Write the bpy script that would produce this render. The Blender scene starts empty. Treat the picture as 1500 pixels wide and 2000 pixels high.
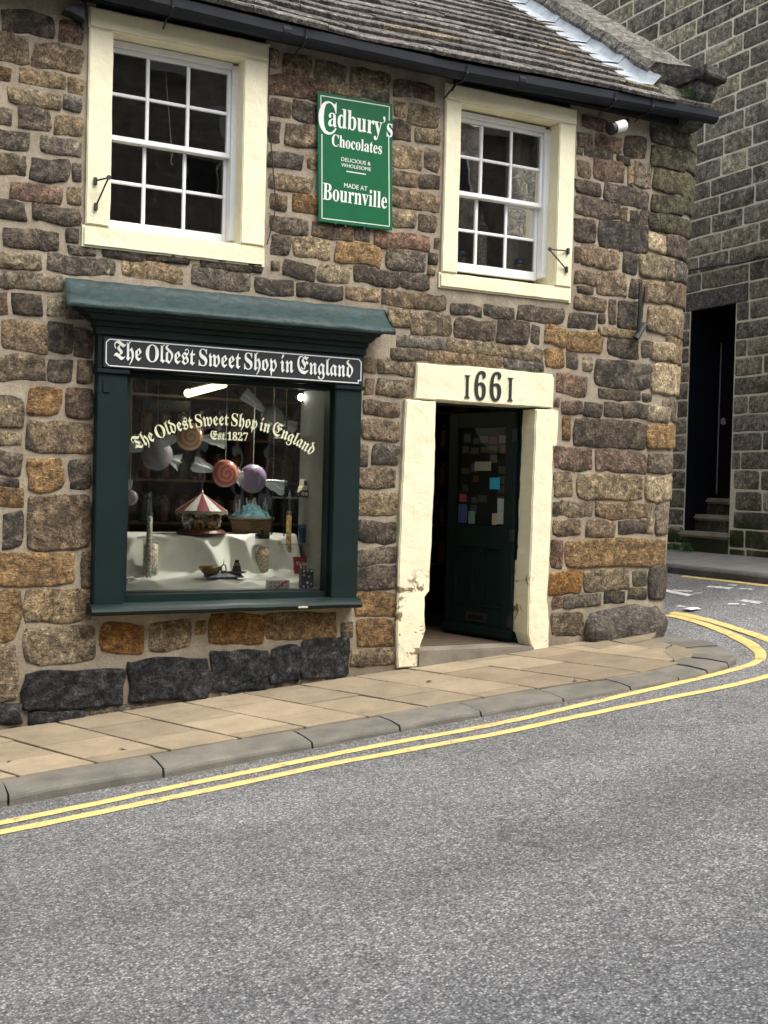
import bpy, bmesh, math, random
from mathutils import Vector, Matrix, noise
R = math.radians
SC = bpy.context.scene
COL = SC.collection
# ---------------------------------------------------------------- camera
FPX, YAW, PIT, ROL = 2255.0, R(27.0), R(-1.26), R(1.49)
CAM = Vector((0.0, -8.1, 1.5))
FW = Vector((math.sin(YAW)*math.cos(PIT), math.cos(YAW)*math.cos(PIT), math.sin(PIT)))
_r = Vector((math.cos(YAW), -math.sin(YAW), 0)); _u = _r.cross(FW)
RT = _r*math.cos(ROL) + _u*math.sin(ROL); UP = _u*math.cos(ROL) - _r*math.sin(ROL)
cd = bpy.data.cameras.new('camera'); cd.sensor_fit = 'VERTICAL'; cd.sensor_height = 36
cd.lens = FPX/2000*36; cd.clip_start = .05; cd.clip_end = 2000
co = bpy.data.objects.new('camera', cd); COL.objects.link(co)
co.matrix_world = Matrix(((RT.x, UP.x, -FW.x, CAM.x), (RT.y, UP.y, -FW.y, CAM.y), (RT.z, UP.z, -FW.z, CAM.z), (0, 0, 0, 1)))
SC.camera = co
# ---------------------------------------------------------------- sky, sun, exposure
SUN_EL, SUN_AZ = R(58), R(148)          # azimuth clockwise from +Y (north)
wd = bpy.data.worlds.new('World'); SC.world = wd; wd.use_nodes = True
nt = wd.node_tree; nt.nodes.clear()
sky = nt.nodes.new('ShaderNodeTexSky'); sky.sky_type = 'NISHITA'; sky.sun_disc = False
sky.sun_elevation = SUN_EL; sky.sun_rotation = SUN_AZ; sky.dust_density = 4.0; sky.air_density = 1.2
hs = nt.nodes.new('ShaderNodeHueSaturation'); hs.inputs['Saturation'].default_value = .38
bg = nt.nodes.new('ShaderNodeBackground'); bg.inputs['Strength'].default_value = .15
wo = nt.nodes.new('ShaderNodeOutputWorld')
nt.links.new(sky.outputs[0], hs.inputs['Color']); nt.links.new(hs.outputs[0], bg.inputs['Color']); nt.links.new(bg.outputs[0], wo.inputs[0])
sd = bpy.data.lights.new('sun', 'SUN'); sd.energy = 1.5; sd.angle = R(35); sd.color = (1, .965, .9)
so = bpy.data.objects.new('sun', sd); COL.objects.link(so)
so.location = (3, -12, 20)
so.rotation_euler = Vector((-math.sin(SUN_AZ)*math.cos(SUN_EL), -math.cos(SUN_AZ)*math.cos(SUN_EL), -math.sin(SUN_EL))).to_track_quat('-Z', 'Y').to_euler()
SC.view_settings.view_transform = 'Standard'; SC.view_settings.look = 'None'
SC.view_settings.exposure = 1.15; SC.view_settings.gamma = 1
SC.render.engine = 'CYCLES'
SC.cycles.max_bounces = 8; SC.cycles.transparent_max_bounces = 16
# ---------------------------------------------------------------- pixel helpers (photo pixels -> points on walls / ground)
def ray(x, y): return FW + RT*((x-750)/FPX) - UP*((y-1000)/FPX)
def wall(x, y, yy=0.0):
    r = ray(x, y); return CAM + r*((yy-CAM.y)/r.y)
def topx(P):
    d = Vector(P)-CAM; z = d.dot(FW); return 750+FPX*d.dot(RT)/z, 1000-FPX*d.dot(UP)/z
def mpp(P): return (Vector(P)-CAM).dot(FW)/FPX
def lerp(a, b, t): return a+(b-a)*t
def sstep(a, b, x):
    t = min(1, max(0, (x-a)/(b-a))); return t*t*(3-2*t)
def interp(x, xs, ys):
    if x <= xs[0]: return ys[0]
    for i in range(1, len(xs)):
        if x <= xs[i]: return lerp(ys[i-1], ys[i], (x-xs[i-1])/(xs[i]-xs[i-1]))
    return ys[-1]
TH = R(0); DW = Vector((-math.sin(TH), math.cos(TH), 0)); NW = Vector((-math.cos(TH), -math.sin(TH), 0))
P0 = Vector((10.11, 2.78, .778))                      # foot of the house across the side street
def fwall(u, z, d=0): return Vector((P0.x, P0.y, 0))+DW*u+NW*d+Vector((0, 0, z))
def fpix(x, y, d=0):                                  # pixel -> (u, z) on that house's front
    r = ray(x, y); q = P0+NW*d; P = CAM+r*((q-CAM).dot(NW)/r.dot(NW)); return (P-P0).dot(DW), P.z
def sdist(x, y): return (x-P0.x)*NW.x+(y-P0.y)*NW.y
def zbase(x): return -.213+.0868*(max(-30, min(30, x))-1.252)
def zroad(x, y):
    h = interp(x, [1, 2.9, 4.2, 5.4, 6.8], [.07, .052, .045, .037, .05])
    m = zbase(x)-.044-h + .01*max(0, min(2.5, -1.6-y))
    s = sdist(x, y); zs = .59-.18*(min(4.5, s)-1.2) if s > 1.2 else .59+.092*(1.2-max(-4, s))
    t = .5*(zs-m+math.sqrt((zs-m)**2+.01))
    return m+t*sstep(6.7, 7.3, x)*sstep(-9, -2, y)
def zpav(x, y): return zbase(x)+.03*y
def ghit(x, y, zf=None, dz=0.0):
    zf = zf or zroad; r = ray(x, y); t = 3.0
    while t < 60:
        P = CAM+r*t
        if P.z < zf(P.x, P.y)+dz: break
        t += .1
    lo, hi = t-.1, t
    for _ in range(14):
        m = (lo+hi)/2; P = CAM+r*m
        if P.z < zf(P.x, P.y)+dz: hi = m
        else: lo = m
    return CAM+r*hi
# ---------------------------------------------------------------- object helpers
def mesh_ob(name, verts, faces, mat, parent=None, smooth=False, color=None, loc=None, mats=None, midx=None):
    me = bpy.data.meshes.new(name)
    if loc is None:
        n = max(1, len(verts)); loc = Vector((sum(v[0] for v in verts)/n, sum(v[1] for v in verts)/n, sum(v[2] for v in verts)/n)); 
        verts = [(v[0]-loc.x, v[1]-loc.y, v[2]-loc.z) for v in verts]
    me.from_pydata([tuple(v) for v in verts], [], faces); me.update()
    bm = bmesh.new(); bm.from_mesh(me); bmesh.ops.recalc_face_normals(bm, faces=bm.faces); bm.to_mesh(me); bm.free()
    return ob_from(name, me, mat, parent, smooth, color, loc, mats, midx)
def ob_from(name, me, mat, parent=None, smooth=False, color=None, loc=(0, 0, 0), mats=None, midx=None):
    for m in (mats or [mat]): me.materials.append(m)
    if midx: me.polygons.foreach_set('material_index', midx)
    if smooth: me.polygons.foreach_set('use_smooth', [True]*len(me.polygons))
    o = bpy.data.objects.new(name, me); COL.objects.link(o); o.location = loc
    if color: o.color = color
    if parent: attach(o, parent)
    return o
def attach(o, p):
    o.parent = p
    w = Vector(p.location)
    o.matrix_parent_inverse = Matrix.Translation(-w)
def tag(o, label=None, cat=None, group=None, kind=None):
    if label: o['label'] = label
    if cat: o['category'] = cat
    if group: o['group'] = group
    if kind: o['kind'] = kind
    return o
def empty(name, loc, label=None, cat=None, group=None):
    o = bpy.data.objects.new(name, None); COL.objects.link(o); o.location = loc; o.empty_display_size = .1
    return tag(o, label, cat, group)
class MB:
    def __init__(s): s.v = []; s.f = []
    def add(s, vs, fs):
        b = len(s.v); s.v += [tuple(v) for v in vs]; s.f += [[i+b for i in f] for f in fs]; return s
    def box(s, x0, x1, y0, y1, z0, z1):
        return s.add([(x0, y0, z0), (x1, y0, z0), (x1, y1, z0), (x0, y1, z0), (x0, y0, z1), (x1, y0, z1), (x1, y1, z1), (x0, y1, z1)],
                     [[0, 3, 2, 1], [4, 5, 6, 7], [0, 1, 5, 4], [1, 2, 6, 5], [2, 3, 7, 6], [3, 0, 4, 7]])
    def hexa(s, p):   # 8 points bottom 4, top 4
        return s.add(p, [[0, 3, 2, 1], [4, 5, 6, 7], [0, 1, 5, 4], [1, 2, 6, 5], [2, 3, 7, 6], [3, 0, 4, 7]])
    def tube(s, pts, r, n=8, cap=True, r1=None):
        pts = [Vector(p) for p in pts]; rings = []
        for i, p in enumerate(pts):
            t = (pts[min(i+1, len(pts)-1)]-pts[max(i-1, 0)]).normalized()
            a = Vector((0, 0, 1)) if abs(t.z) < .9 else Vector((1, 0, 0))
            e = t.cross(a).normalized(); g = t.cross(e)
            rr = r if r1 is None else lerp(r, r1, i/(len(pts)-1))
            if callable(r): rr = r(i/(len(pts)-1))
            rings.append([p+e*(rr*math.cos(2*math.pi*k/n))+g*(rr*math.sin(2*math.pi*k/n)) for k in range(n)])
        vs = [v for q in rings for v in q]; fs = []
        for i in range(len(rings)-1):
            for k in range(n): fs.append([i*n+k, i*n+(k+1) % n, (i+1)*n+(k+1) % n, (i+1)*n+k])
        if cap: fs += [list(range(n-1, -1, -1)), [len(vs)-n+k for k in range(n)]]
        return s.add(vs, fs)
    def lathe(s, c, prof, n=20, ax='z', sx=1.0):
        c = Vector(c); vs = []; fs = []
        for r, h in prof:
            for k in range(n):
                a = 2*math.pi*k/n; x, y = r*math.cos(a), r*math.sin(a)
                vs.append(c+(Vector((x*sx, y, h)) if ax == 'z' else Vector((x, h, y)) if ax == 'y' else Vector((h, x, y))))
        m = len(prof)
        for i in range(m-1):
            for k in range(n): fs.append([i*n+k, i*n+(k+1) % n, (i+1)*n+(k+1) % n, (i+1)*n+k])
        fs += [list(range(n)), [(m-1)*n+k for k in range(n-1, -1, -1)]]
        return s.add(vs, fs)
    def prism(s, poly, y0, y1):   # poly of (x,z), extruded along y
        n = len(poly)
        return s.add([(x, y0, z) for x, z in poly]+[(x, y1, z) for x, z in poly],
                     [list(range(n)), list(range(2*n-1, n-1, -1))]+[[i, (i+1) % n, n+(i+1) % n, n+i] for i in range(n)])
    def rod(s, a, b, w, d):        # square bar between points
        return s.tube([a, b], w, 4)
    def build(s, name, mat, parent=None, smooth=False, color=None, bevel=0, seg=2):
        o = mesh_ob(name, s.v, s.f, mat, parent, smooth, color)
        if bevel:
            bm = bmesh.new(); bm.from_mesh(o.data)
            bmesh.ops.bevel(bm, geom=list(bm.edges), offset=bevel, segments=seg, affect='EDGES', clamp_overlap=True)
            bm.to_mesh(o.data); bm.free()
            if smooth: o.data.polygons.foreach_set('use_smooth', [True]*len(o.data.polygons))
        return o
def fbm(p, o=4): return noise.fractal(Vector(p), 1.0, 2.1, o)
# ---------------------------------------------------------------- materials
def nm(name):
    m = bpy.data.materials.new(name); m.use_nodes = True; n = m.node_tree; n.nodes.clear()
    out = n.nodes.new('ShaderNodeOutputMaterial'); b = n.nodes.new('ShaderNodeBsdfPrincipled')
    n.links.new(b.outputs[0], out.inputs[0]); return m, n, b, out
def N(n, t, **k):
    x = n.nodes.new(t)
    for a, v in k.items():
        if a in x.inputs.keys() if hasattr(x.inputs, 'keys') else False: x.inputs[a].default_value = v
        else: setattr(x, a, v)
    return x
def noi(n, vec, scale, detail=4, rough=.6, dist=0):
    x = n.nodes.new('ShaderNodeTexNoise'); x.inputs['Scale'].default_value = scale; x.inputs['Detail'].default_value = detail
    x.inputs['Roughness'].default_value = rough; x.inputs['Distortion'].default_value = dist
    if vec: n.links.new(vec, x.inputs['Vector'])
    return x.outputs['Fac']
def ramp(n, fac, stops):
    x = n.nodes.new('ShaderNodeValToRGB'); e = x.color_ramp.elements
    while len(e) < len(stops): e.new(.5)
    for i, (p, c) in enumerate(stops):
        e[i].position = p; e[i].color = (c, c, c, 1) if not isinstance(c, tuple) else c+(1,)
    n.links.new(fac, x.inputs[0]); return x.outputs[0]
def math_(n, op, a, b=None, clamp=False):
    x = n.nodes.new('ShaderNodeMath'); x.operation = op; x.use_clamp = clamp
    for i, q in enumerate((a, b)):
        if q is None: continue
        if isinstance(q, (int, float)): x.inputs[i].default_value = q
        else: n.links.new(q, x.inputs[i])
    return x.outputs[0]
def mix(n, fac, a, b, mode='MIX'):
    x = n.nodes.new('ShaderNodeMix'); x.data_type = 'RGBA'; x.blend_type = mode
    for i, q in ((0, fac), (6, a), (7, b)):
        if isinstance(q, (int, float)): x.inputs[i].default_value = q
        elif isinstance(q, tuple): x.inputs[i].default_value = q+(1,)
        else: n.links.new(q, x.inputs[i])
    return x.outputs[2]
def bump(n, b, h, strength, dist, prev=None):
    x = n.nodes.new('ShaderNodeBump'); x.inputs['Strength'].default_value = strength; x.inputs['Distance'].default_value = dist
    n.links.new(h, x.inputs['Height'])
    if prev: n.links.new(prev, x.inputs['Normal'])
    n.links.new(x.outputs[0], b.inputs['Normal']); return x.outputs[0]
def wpos(n, rnd=0, stretch=None):
    g = n.nodes.new('ShaderNodeNewGeometry'); v = g.outputs['Position']
    if rnd:
        oi = n.nodes.new('ShaderNodeObjectInfo'); a = n.nodes.new('ShaderNodeVectorMath'); a.operation = 'ADD'
        m = math_(n, 'MULTIPLY', oi.outputs['Random'], rnd); n.links.new(v, a.inputs[0]); n.links.new(m, a.inputs[1]); v = a.outputs[0]
    if stretch:
        a = n.nodes.new('ShaderNodeVectorMath'); a.operation = 'MULTIPLY'; a.inputs[1].default_value = stretch; n.links.new(v, a.inputs[0]); v = a.outputs[0]
    return v
def stone_mat(name, soot=(.028, .026, .024), lo=.5, hi=1.45, bmp=1.0, bed=0.0, lich=(.42, .38, .26), moss=0.0):
    m, n, b, _ = nm(name); v = wpos(n, 60); oi = n.nodes.new('ShaderNodeObjectInfo')
    a = noi(n, v, 13, 6, .68, .4); f = noi(n, v, 70, 4, .7); c = noi(n, wpos(n, 23), 6.5, 7, .74, .8)
    k = ramp(n, a, [(.32, lo), (.5, .95), (.7, hi)])
    col = mix(n, 1.0, oi.outputs['Color'], k, 'MULTIPLY')
    k2 = ramp(n, f, [(.34, .45), (.5, 1.0), (.66, 1.6)])
    col = mix(n, .9, col, k2, 'MULTIPLY')
    k3 = ramp(n, noi(n, wpos(n, 47), 20, 6, .72, .6), [(.36, .42), (.51, 1.0), (.66, 1.7)]); col = mix(n, .95, col, k3, 'MULTIPLY')
    pits = ramp(n, noi(n, wpos(n, 71), 48, 4, .65, .3), [(.34, .8), (.42, 0.0)]); col = mix(n, pits, col, (.022, .019, .016))
    sv = ramp(n, c, [(.45, 0.0), (.57, 1.0)])
    col = mix(n, math_(n, 'MULTIPLY', sv, oi.outputs['Alpha'], True), col, soot)
    lv = ramp(n, noi(n, wpos(n, 91), 31, 4, .7), [(.62, 0.0), (.74, .55)])
    col = mix(n, lv, col, lich)
    if moss:
        sep = n.nodes.new('ShaderNodeSeparateXYZ'); n.links.new(wpos(n), sep.inputs[0])
        lowf = ramp(n, math_(n, 'SUBTRACT', math_(n, 'MULTIPLY', noi(n, wpos(n), 2.2, 4), 2.7), sep.outputs[2]), [(0.0, 0.0), (.55, moss)])
        col = mix(n, lowf, col, (.035, .05, .012))
    n.links.new(col, b.inputs['Base Color']); b.inputs['Roughness'].default_value = .92; b.inputs['Specular IOR Level'].default_value = .25
    st = noi(n, wpos(n, 11, (1, 1, 4)), 12, 5, .65, .8) if bed else a
    p = bump(n, b, st, .9*bmp, .04); p = bump(n, b, noi(n, wpos(n, 47), 20, 6, .72, .6), .9*bmp, .028, p); bump(n, b, f, .7*bmp, .01, p)
    return m
def plain(name, col, rough=.6, spec=.5, metal=0.0, var=.12, vs=8, bmp=.0, bs=60, bd=.004, coat=0, em=None, es=0, stretch=None, use_obj=False):
    m, n, b, _ = nm(name); v = wpos(n, 5, stretch)
    base = col
    if use_obj: base = n.nodes.new('ShaderNodeObjectInfo').outputs['Color']
    c = mix(n, 1.0, base, ramp(n, noi(n, v, vs, 5), [(.3, 1-var), (.7, 1+var)]), 'MULTIPLY')
    n.links.new(c, b.inputs['Base Color']); b.inputs['Roughness'].default_value = rough
    b.inputs['Specular IOR Level'].default_value = spec; b.inputs['Metallic'].default_value = metal
    b.inputs['Coat Weight'].default_value = coat
    if bmp: bump(n, b, noi(n, v, bs, 4), bmp, bd)
    if em: b.inputs['Emission Color'].default_value = em+(1,); b.inputs['Emission Strength'].default_value = es
    return m
M = {}
M['stone'] = stone_mat('sandstone'); M['bedded'] = stone_mat('bedded_sandstone', bed=1, lo=.6, hi=1.35)
M['ashlar'] = stone_mat('weathered_ashlar', soot=(.022, .021, .02), lo=.62, hi=1.35, bmp=.6, moss=1.0)
M['soot'] = stone_mat('sooty_plinth_stone', soot=(.012, .012, .013), lo=.3, hi=2.6, bmp=3.2, lich=(.16, .15, .14))
M['slate'] = stone_mat('stone_slate', soot=(.02, .02, .024), lo=.55, hi=1.4, bmp=.8)
def mortar_mat(name, col, dark):
    m, n, b, _ = nm(name); v = wpos(n)
    c = mix(n, ramp(n, noi(n, v, 3.2, 6, .72), [(.36, 0.0), (.64, 1.0)]), col, dark)
    c = mix(n, .7, c, ramp(n, noi(n, v, 70, 4, .7), [(.3, .65), (.7, 1.25)]), 'MULTIPLY')
    sep = n.nodes.new('ShaderNodeSeparateXYZ'); n.links.new(v, sep.inputs[0])
    low = ramp(n, math_(n, 'SUBTRACT', math_(n, 'MULTIPLY', noi(n, v, 3, 4), .9), sep.outputs[2]), [(.0, 0.0), (.45, .75)])
    c = mix(n, low, c, (.13, .105, .075))
    n.links.new(c, b.inputs['Base Color']); b.inputs['Roughness'].default_value = .95; b.inputs['Specular IOR Level'].default_value = .2
    p = bump(n, b, noi(n, v, 26, 5), .5, .012); bump(n, b, noi(n, v, 150, 3), .5, .004, p); return m
M['mortar'] = mortar_mat('lime_mortar', (.37, .315, .235), (.22, .185, .138))
M['pointing'] = mortar_mat('pale_pointing', (.82, .74, .56), (.66, .58, .43))
def asphalt():
    m, n, b, _ = nm('worn_asphalt'); v = wpos(n)
    vo = n.nodes.new('ShaderNodeTexVoronoi'); vo.inputs['Scale'].default_value = 105; n.links.new(v, vo.inputs['Vector'])
    hv = n.nodes.new('ShaderNodeSeparateColor'); n.links.new(vo.outputs['Color'], hv.inputs[0])
    c = ramp(n, hv.outputs[0], [(0.0, (.095, .095, .097)), (.4, (.168, .168, .168)), (.8, (.235, .234, .231)), (1.0, (.42, .416, .405))])
    gap = ramp(n, vo.outputs['Distance'], [(.35, 1.0), (.8, .45)])
    c = mix(n, 1.0, c, gap, 'MULTIPLY')
    c = mix(n, 1.0, c, ramp(n, noi(n, wpos(n, 0, (.22, 1.1, 1)), .8, 5, .6), [(.3, .80), (.7, 1.25)]), 'MULTIPLY')
    c = mix(n, 1.0, c, ramp(n, noi(n, v, 2.2, 5, .65), [(.3, .84), (.7, 1.15)]), 'MULTIPLY')
    cr = n.nodes.new('ShaderNodeTexVoronoi'); cr.feature = 'DISTANCE_TO_EDGE'; cr.inputs['Scale'].default_value = .42; dv = n.nodes.new('ShaderNodeVectorMath'); dv.operation = 'ADD'; nzv = n.nodes.new('ShaderNodeTexNoise'); nzv.inputs['Scale'].default_value = 3.0; nzv.inputs['Detail'].default_value = 5; n.links.new(v, nzv.inputs['Vector']); n.links.new(v, dv.inputs[0]); n.links.new(nzv.outputs['Color'], dv.inputs[1]); n.links.new(dv.outputs[0], cr.inputs['Vector'])
    ck_ = math_(n, 'MULTIPLY', ramp(n, cr.outputs['Distance'], [(.0, .7), (.006, 0.0)]), ramp(n, noi(n, v, .7, 3), [(.52, 0.0), (.6, 1.0)])); c = mix(n, ck_, c, (.04, .04, .04))
    c = mix(n, .6, c, ramp(n, noi(n, v, 28, 4, .7), [(.3, .7), (.7, 1.3)]), 'MULTIPLY')
    n.links.new(c, b.inputs['Base Color']); b.inputs['Roughness'].default_value = .85; b.inputs['Specular IOR Level'].default_value = .3
    p = bump(n, b, vo.outputs['Distance'], .6, -.008); bump(n, b, noi(n, v, 40, 4), .35, .012, p); return m
M['asphalt'] = asphalt()
def line_mat(name, col, wear):
    m, n, b, _ = nm(name); v = wpos(n)
    w = ramp(n, math_(n, 'ADD', math_(n, 'MULTIPLY', noi(n, v, 9, 4), .5), math_(n, 'MULTIPLY', noi(n, v, 110, 3, .7), .5)), [(wear-.05, 1.0), (wear+.05, 0.0)])
    c = mix(n, w, col, (.1, .1, .1)); c = mix(n, .5, c, ramp(n, noi(n, v, 30, 4), [(.3, .75), (.7, 1.15)]), 'MULTIPLY')
    n.links.new(c, b.inputs['Base Color']); b.inputs['Roughness'].default_value = .7
    bump(n, b, noi(n, v, 90, 3), .5, .006); return m
M['yellow'] = line_mat('yellow_road_paint', (.62, .475, .17), .41); M['white_line'] = line_mat('worn_white_road_paint', (.62, .62, .6), .44)
def slab_mat(name, v1=.82, v2=1.18):
    m, n, b, _ = nm(name); v = wpos(n); oi = n.nodes.new('ShaderNodeObjectInfo')
    c = mix(n, 1.0, oi.outputs['Color'], ramp(n, noi(n, v, 4, 6, .65), [(.3, v1), (.7, v2)]), 'MULTIPLY')
    c = mix(n, .75, c, ramp(n, noi(n, v, 160, 3, .7), [(.3, .68), (.7, 1.28)]), 'MULTIPLY')
    st = ramp(n, noi(n, wpos(n, 7), 2.3, 5, .7), [(.62, 0.0), (.72, .45)]); c = mix(n, st, c, (.09, .08, .065))
    n.links.new(c, b.inputs['Base Color']); b.inputs['Roughness'].default_value = .88; b.inputs['Specular IOR Level'].default_value = .3
    p = bump(n, b, noi(n, v, 130, 3), .4, .003); bump(n, b, noi(n, v, 9, 4), .35, .01, p); return m
M['slab'] = slab_mat('buff_paving'); M['kerb'] = slab_mat('kerb_stone', .7, 1.25)
def cream(name, peel):
    m, n, b, _ = nm(name); v = wpos(n)
    c = mix(n, ramp(n, noi(n, v, 3, 6, .7), [(.4, 0.0), (.75, .5)]), (.78, .73, .52), (.60, .53, .35))
    sep = n.nodes.new('ShaderNodeSeparateXYZ'); n.links.new(v, sep.inputs[0])
    if peel:
        low = math_(n, 'SUBTRACT', .86, sep.outputs[2])
        pf = math_(n, 'MULTIPLY', ramp(n, noi(n, v, 6.5, 6, .6, .8), [(.585, 0.0), (.61, 1.0)]), ramp(n, low, [(0.0, 0.0), (.12, 1.0)]))
        c = mix(n, pf, c, (.21, .155, .09))
        dirt = math_(n, 'MULTIPLY', ramp(n, noi(n, v, 14, 5, .7), [(.45, 0.0), (.75, .55)]), ramp(n, math_(n, 'SUBTRACT', .6, sep.outputs[2]), [(0.0, 0.0), (.5, 1.0)]))
        c = mix(n, dirt, c, (.34, .29, .18))
    n.links.new(c, b.inputs['Base Color']); b.inputs['Roughness'].default_value = .6; b.inputs['Specular IOR Level'].default_value = .35
    p = bump(n, b, noi(n, v, 5, 4, .55), .4, .04); bump(n, b, noi(n, wpos(n, 0, (1, 1, 2.5)), 40, 4), .3, .006, p); return m
M['cream'] = cream('cream_masonry_paint', False); M['cream_worn'] = cream('peeling_cream_paint', True)
M['white'] = plain('white_gloss_paint', (.78, .79, .8), .4, var=.05, bmp=.15, bs=40)
M['green'] = plain('dark_green_gloss_paint', (.0040, .0135, .0125), .5, .25, var=.18, vs=6, bmp=.12, bs=18, bd=.006)
M['green_lead'] = plain('green_painted_lead', (.014, .034, .034), .6, .35, var=.35, vs=9, bmp=.7, bs=14, bd=.02)
M['board'] = plain('signboard_navy', (.012, .016, .021), .5, var=.08)
M['letter'] = plain('white_lettering', (.72, .73, .69), .55, var=.06)
M['shadow_letter'] = plain('letter_shade', (.005, .006, .008), .6, var=.05)
M['gilt'] = plain('pale_gilt_lettering', (.66, .66, .44), .5, var=.1)
M['enamel'] = plain('green_vitreous_enamel', (.012, .115, .048), .16, .5, var=.06, coat=.4)
M['rust'] = plain('rust_chip', (.05, .03, .02), .8, var=.3)
M['numeral'] = plain('black_numeral', (.015, .014, .014), .5)
M['iron'] = plain('black_iron', (.018, .017, .017), .55, var=.3, bmp=.3)
M['rusty'] = plain('rusty_iron', (.10, .05, .035), .8, var=.3, bmp=.4)
M['gutter'] = plain('black_cast_gutter', (.011, .014, .02), .6, .3, var=.25, vs=5, bmp=.2, bs=20)
M['lead'] = plain('grey_lead', (.30, .33, .355), .5, .5, var=.22, vs=14, bmp=.5, bs=12, bd=.015)
M['dark'] = plain('dark_interior', (.02, .019, .02), .9, var=.2)
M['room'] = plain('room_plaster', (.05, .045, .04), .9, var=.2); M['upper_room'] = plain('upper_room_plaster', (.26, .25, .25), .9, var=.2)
M['pale_panel'] = plain('pale_window_panel', (.26, .27, .24), .7, var=.08)
M['wood'] = plain('brown_wood', (.10, .055, .028), .6, var=.35, vs=20, stretch=(1, 1, 6))
M['floorwood'] = plain('worn_floorboard', (.085, .06, .042), .6, var=.35, vs=12, stretch=(8, 1, 1))
M['cloth'] = plain('cream_display_cloth', (.8, .8, .73), .9, .1, var=.05, bmp=.2, bs=120)
M['brass'] = plain('aged_brass', (.30, .19, .06), .35, metal=.9, var=.25)
M['black_gloss'] = plain('black_gloss', (.012, .012, .013), .25, var=.1)
M['navy_door'] = plain('black_door_paint', (.006, .007, .011), .35, var=.15)
M['obj'] = plain('painted_colour', (1, 1, 1), .5, var=.15, vs=30, use_obj=True)
M['gloss'] = plain('glossy_colour', (1, 1, 1), .22, var=.1, vs=30, use_obj=True, coat=.3)
M['tube'] = plain('fluorescent_tube', (.9, .9, .8), .5, em=(1, .88, .42), es=2.2)
M['spot'] = plain('spot_lens', (.9, .9, .9), .5, em=(1, .97, .9), es=14)
M['leaf'] = plain('green_leaf', (.05, .12, .02), .6, var=.4, vs=40)
M['moss'] = plain('moss', (.06, .085, .015), .95, var=.5, vs=40, bmp=.6)
def glass_mat(ior=1.75):
    m = bpy.data.materials.new('window_glass'); m.use_nodes = True; n = m.node_tree; n.nodes.clear()
    out = n.nodes.new('ShaderNodeOutputMaterial'); t = n.nodes.new('ShaderNodeBsdfTransparent'); g = n.nodes.new('ShaderNodeBsdfGlossy')
    t.inputs[0].default_value = (.88, .91, .9, 1); g.inputs['Roughness'].default_value = .01
    fr = n.nodes.new('ShaderNodeFresnel'); fr.inputs['IOR'].default_value = ior; x = n.nodes.new('ShaderNodeMixShader')
    nz = noi(n, wpos(n), 2.2, 2); bp = n.nodes.new('ShaderNodeBump'); bp.inputs['Strength'].default_value = .06; bp.inputs['Distance'].default_value = .05
    n.links.new(nz, bp.inputs['Height']); n.links.new(bp.outputs[0], g.inputs['Normal'])
    n.links.new(fr.outputs[0], x.inputs[0]); n.links.new(t.outputs[0], x.inputs[1]); n.links.new(g.outputs[0], x.inputs[2]); n.links.new(x.outputs[0], out.inputs[0]); return m
M['glass'] = glass_mat(); M['glass_dull'] = glass_mat(1.12)
def film_mat(name, col, tr=.45):
    m = bpy.data.materials.new(name); m.use_nodes = True; n = m.node_tree; n.nodes.clear()
    out = n.nodes.new('ShaderNodeOutputMaterial'); t = n.nodes.new('ShaderNodeBsdfTransparent'); b = n.nodes.new('ShaderNodeBsdfPrincipled')
    b.inputs['Base Color'].default_value = col+(1,); b.inputs['Roughness'].default_value = .15; x = n.nodes.new('ShaderNodeMixShader'); x.inputs[0].default_value = 1-tr
    bp = n.nodes.new('ShaderNodeBump'); bp.inputs['Strength'].default_value = .8; bp.inputs['Distance'].default_value = .01
    n.links.new(noi(n, wpos(n), 60, 3), bp.inputs['Height']); n.links.new(bp.outputs[0], b.inputs['Normal'])
    n.links.new(t.outputs[0], x.inputs[1]); n.links.new(b.outputs[0], x.inputs[2]); n.links.new(x.outputs[0], out.inputs[0]); return m
M['film'] = film_mat('clear_wrapper', (.5, .56, .56), .88); M['jar_glass'] = film_mat('jar_plastic', (.35, .38, .38), .8); M['film3'] = film_mat('shiny_wrapper', (.42, .46, .5), .66); M['film2'] = film_mat('crinkled_wrapper', (.6, .66, .64), .4)
def sweets_mat():
    m, n, b, _ = nm('mixed_sweets'); v = wpos(n); vo = n.nodes.new('ShaderNodeTexVoronoi'); vo.inputs['Scale'].default_value = 75; n.links.new(v, vo.inputs['Vector'])
    s = n.nodes.new('ShaderNodeSeparateColor'); n.links.new(vo.outputs['Color'], s.inputs[0])
    c = ramp(n, s.outputs[0], [(0.0, (.5, .08, .07)), (.2, (.7, .66, .55)), (.45, (.72, .68, .6)), (.6, (.55, .35, .1)), (.75, (.2, .35, .25)), (.9, (.75, .7, .62))])
    c = mix(n, 1.0, c, ramp(n, vo.outputs['Distance'], [(.3, 1.0), (.75, .55)]), 'MULTIPLY'); c = mix(n, 1.0, c, n.nodes.new('ShaderNodeObjectInfo').outputs['Color'], 'MULTIPLY')
    c = mix(n, 1.0, c, (1.5, 1.5, 1.5), 'MULTIPLY'); n.links.new(c, b.inputs['Base Color']); b.inputs['Roughness'].default_value = .4; return m
M['sweets'] = sweets_mat()
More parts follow.
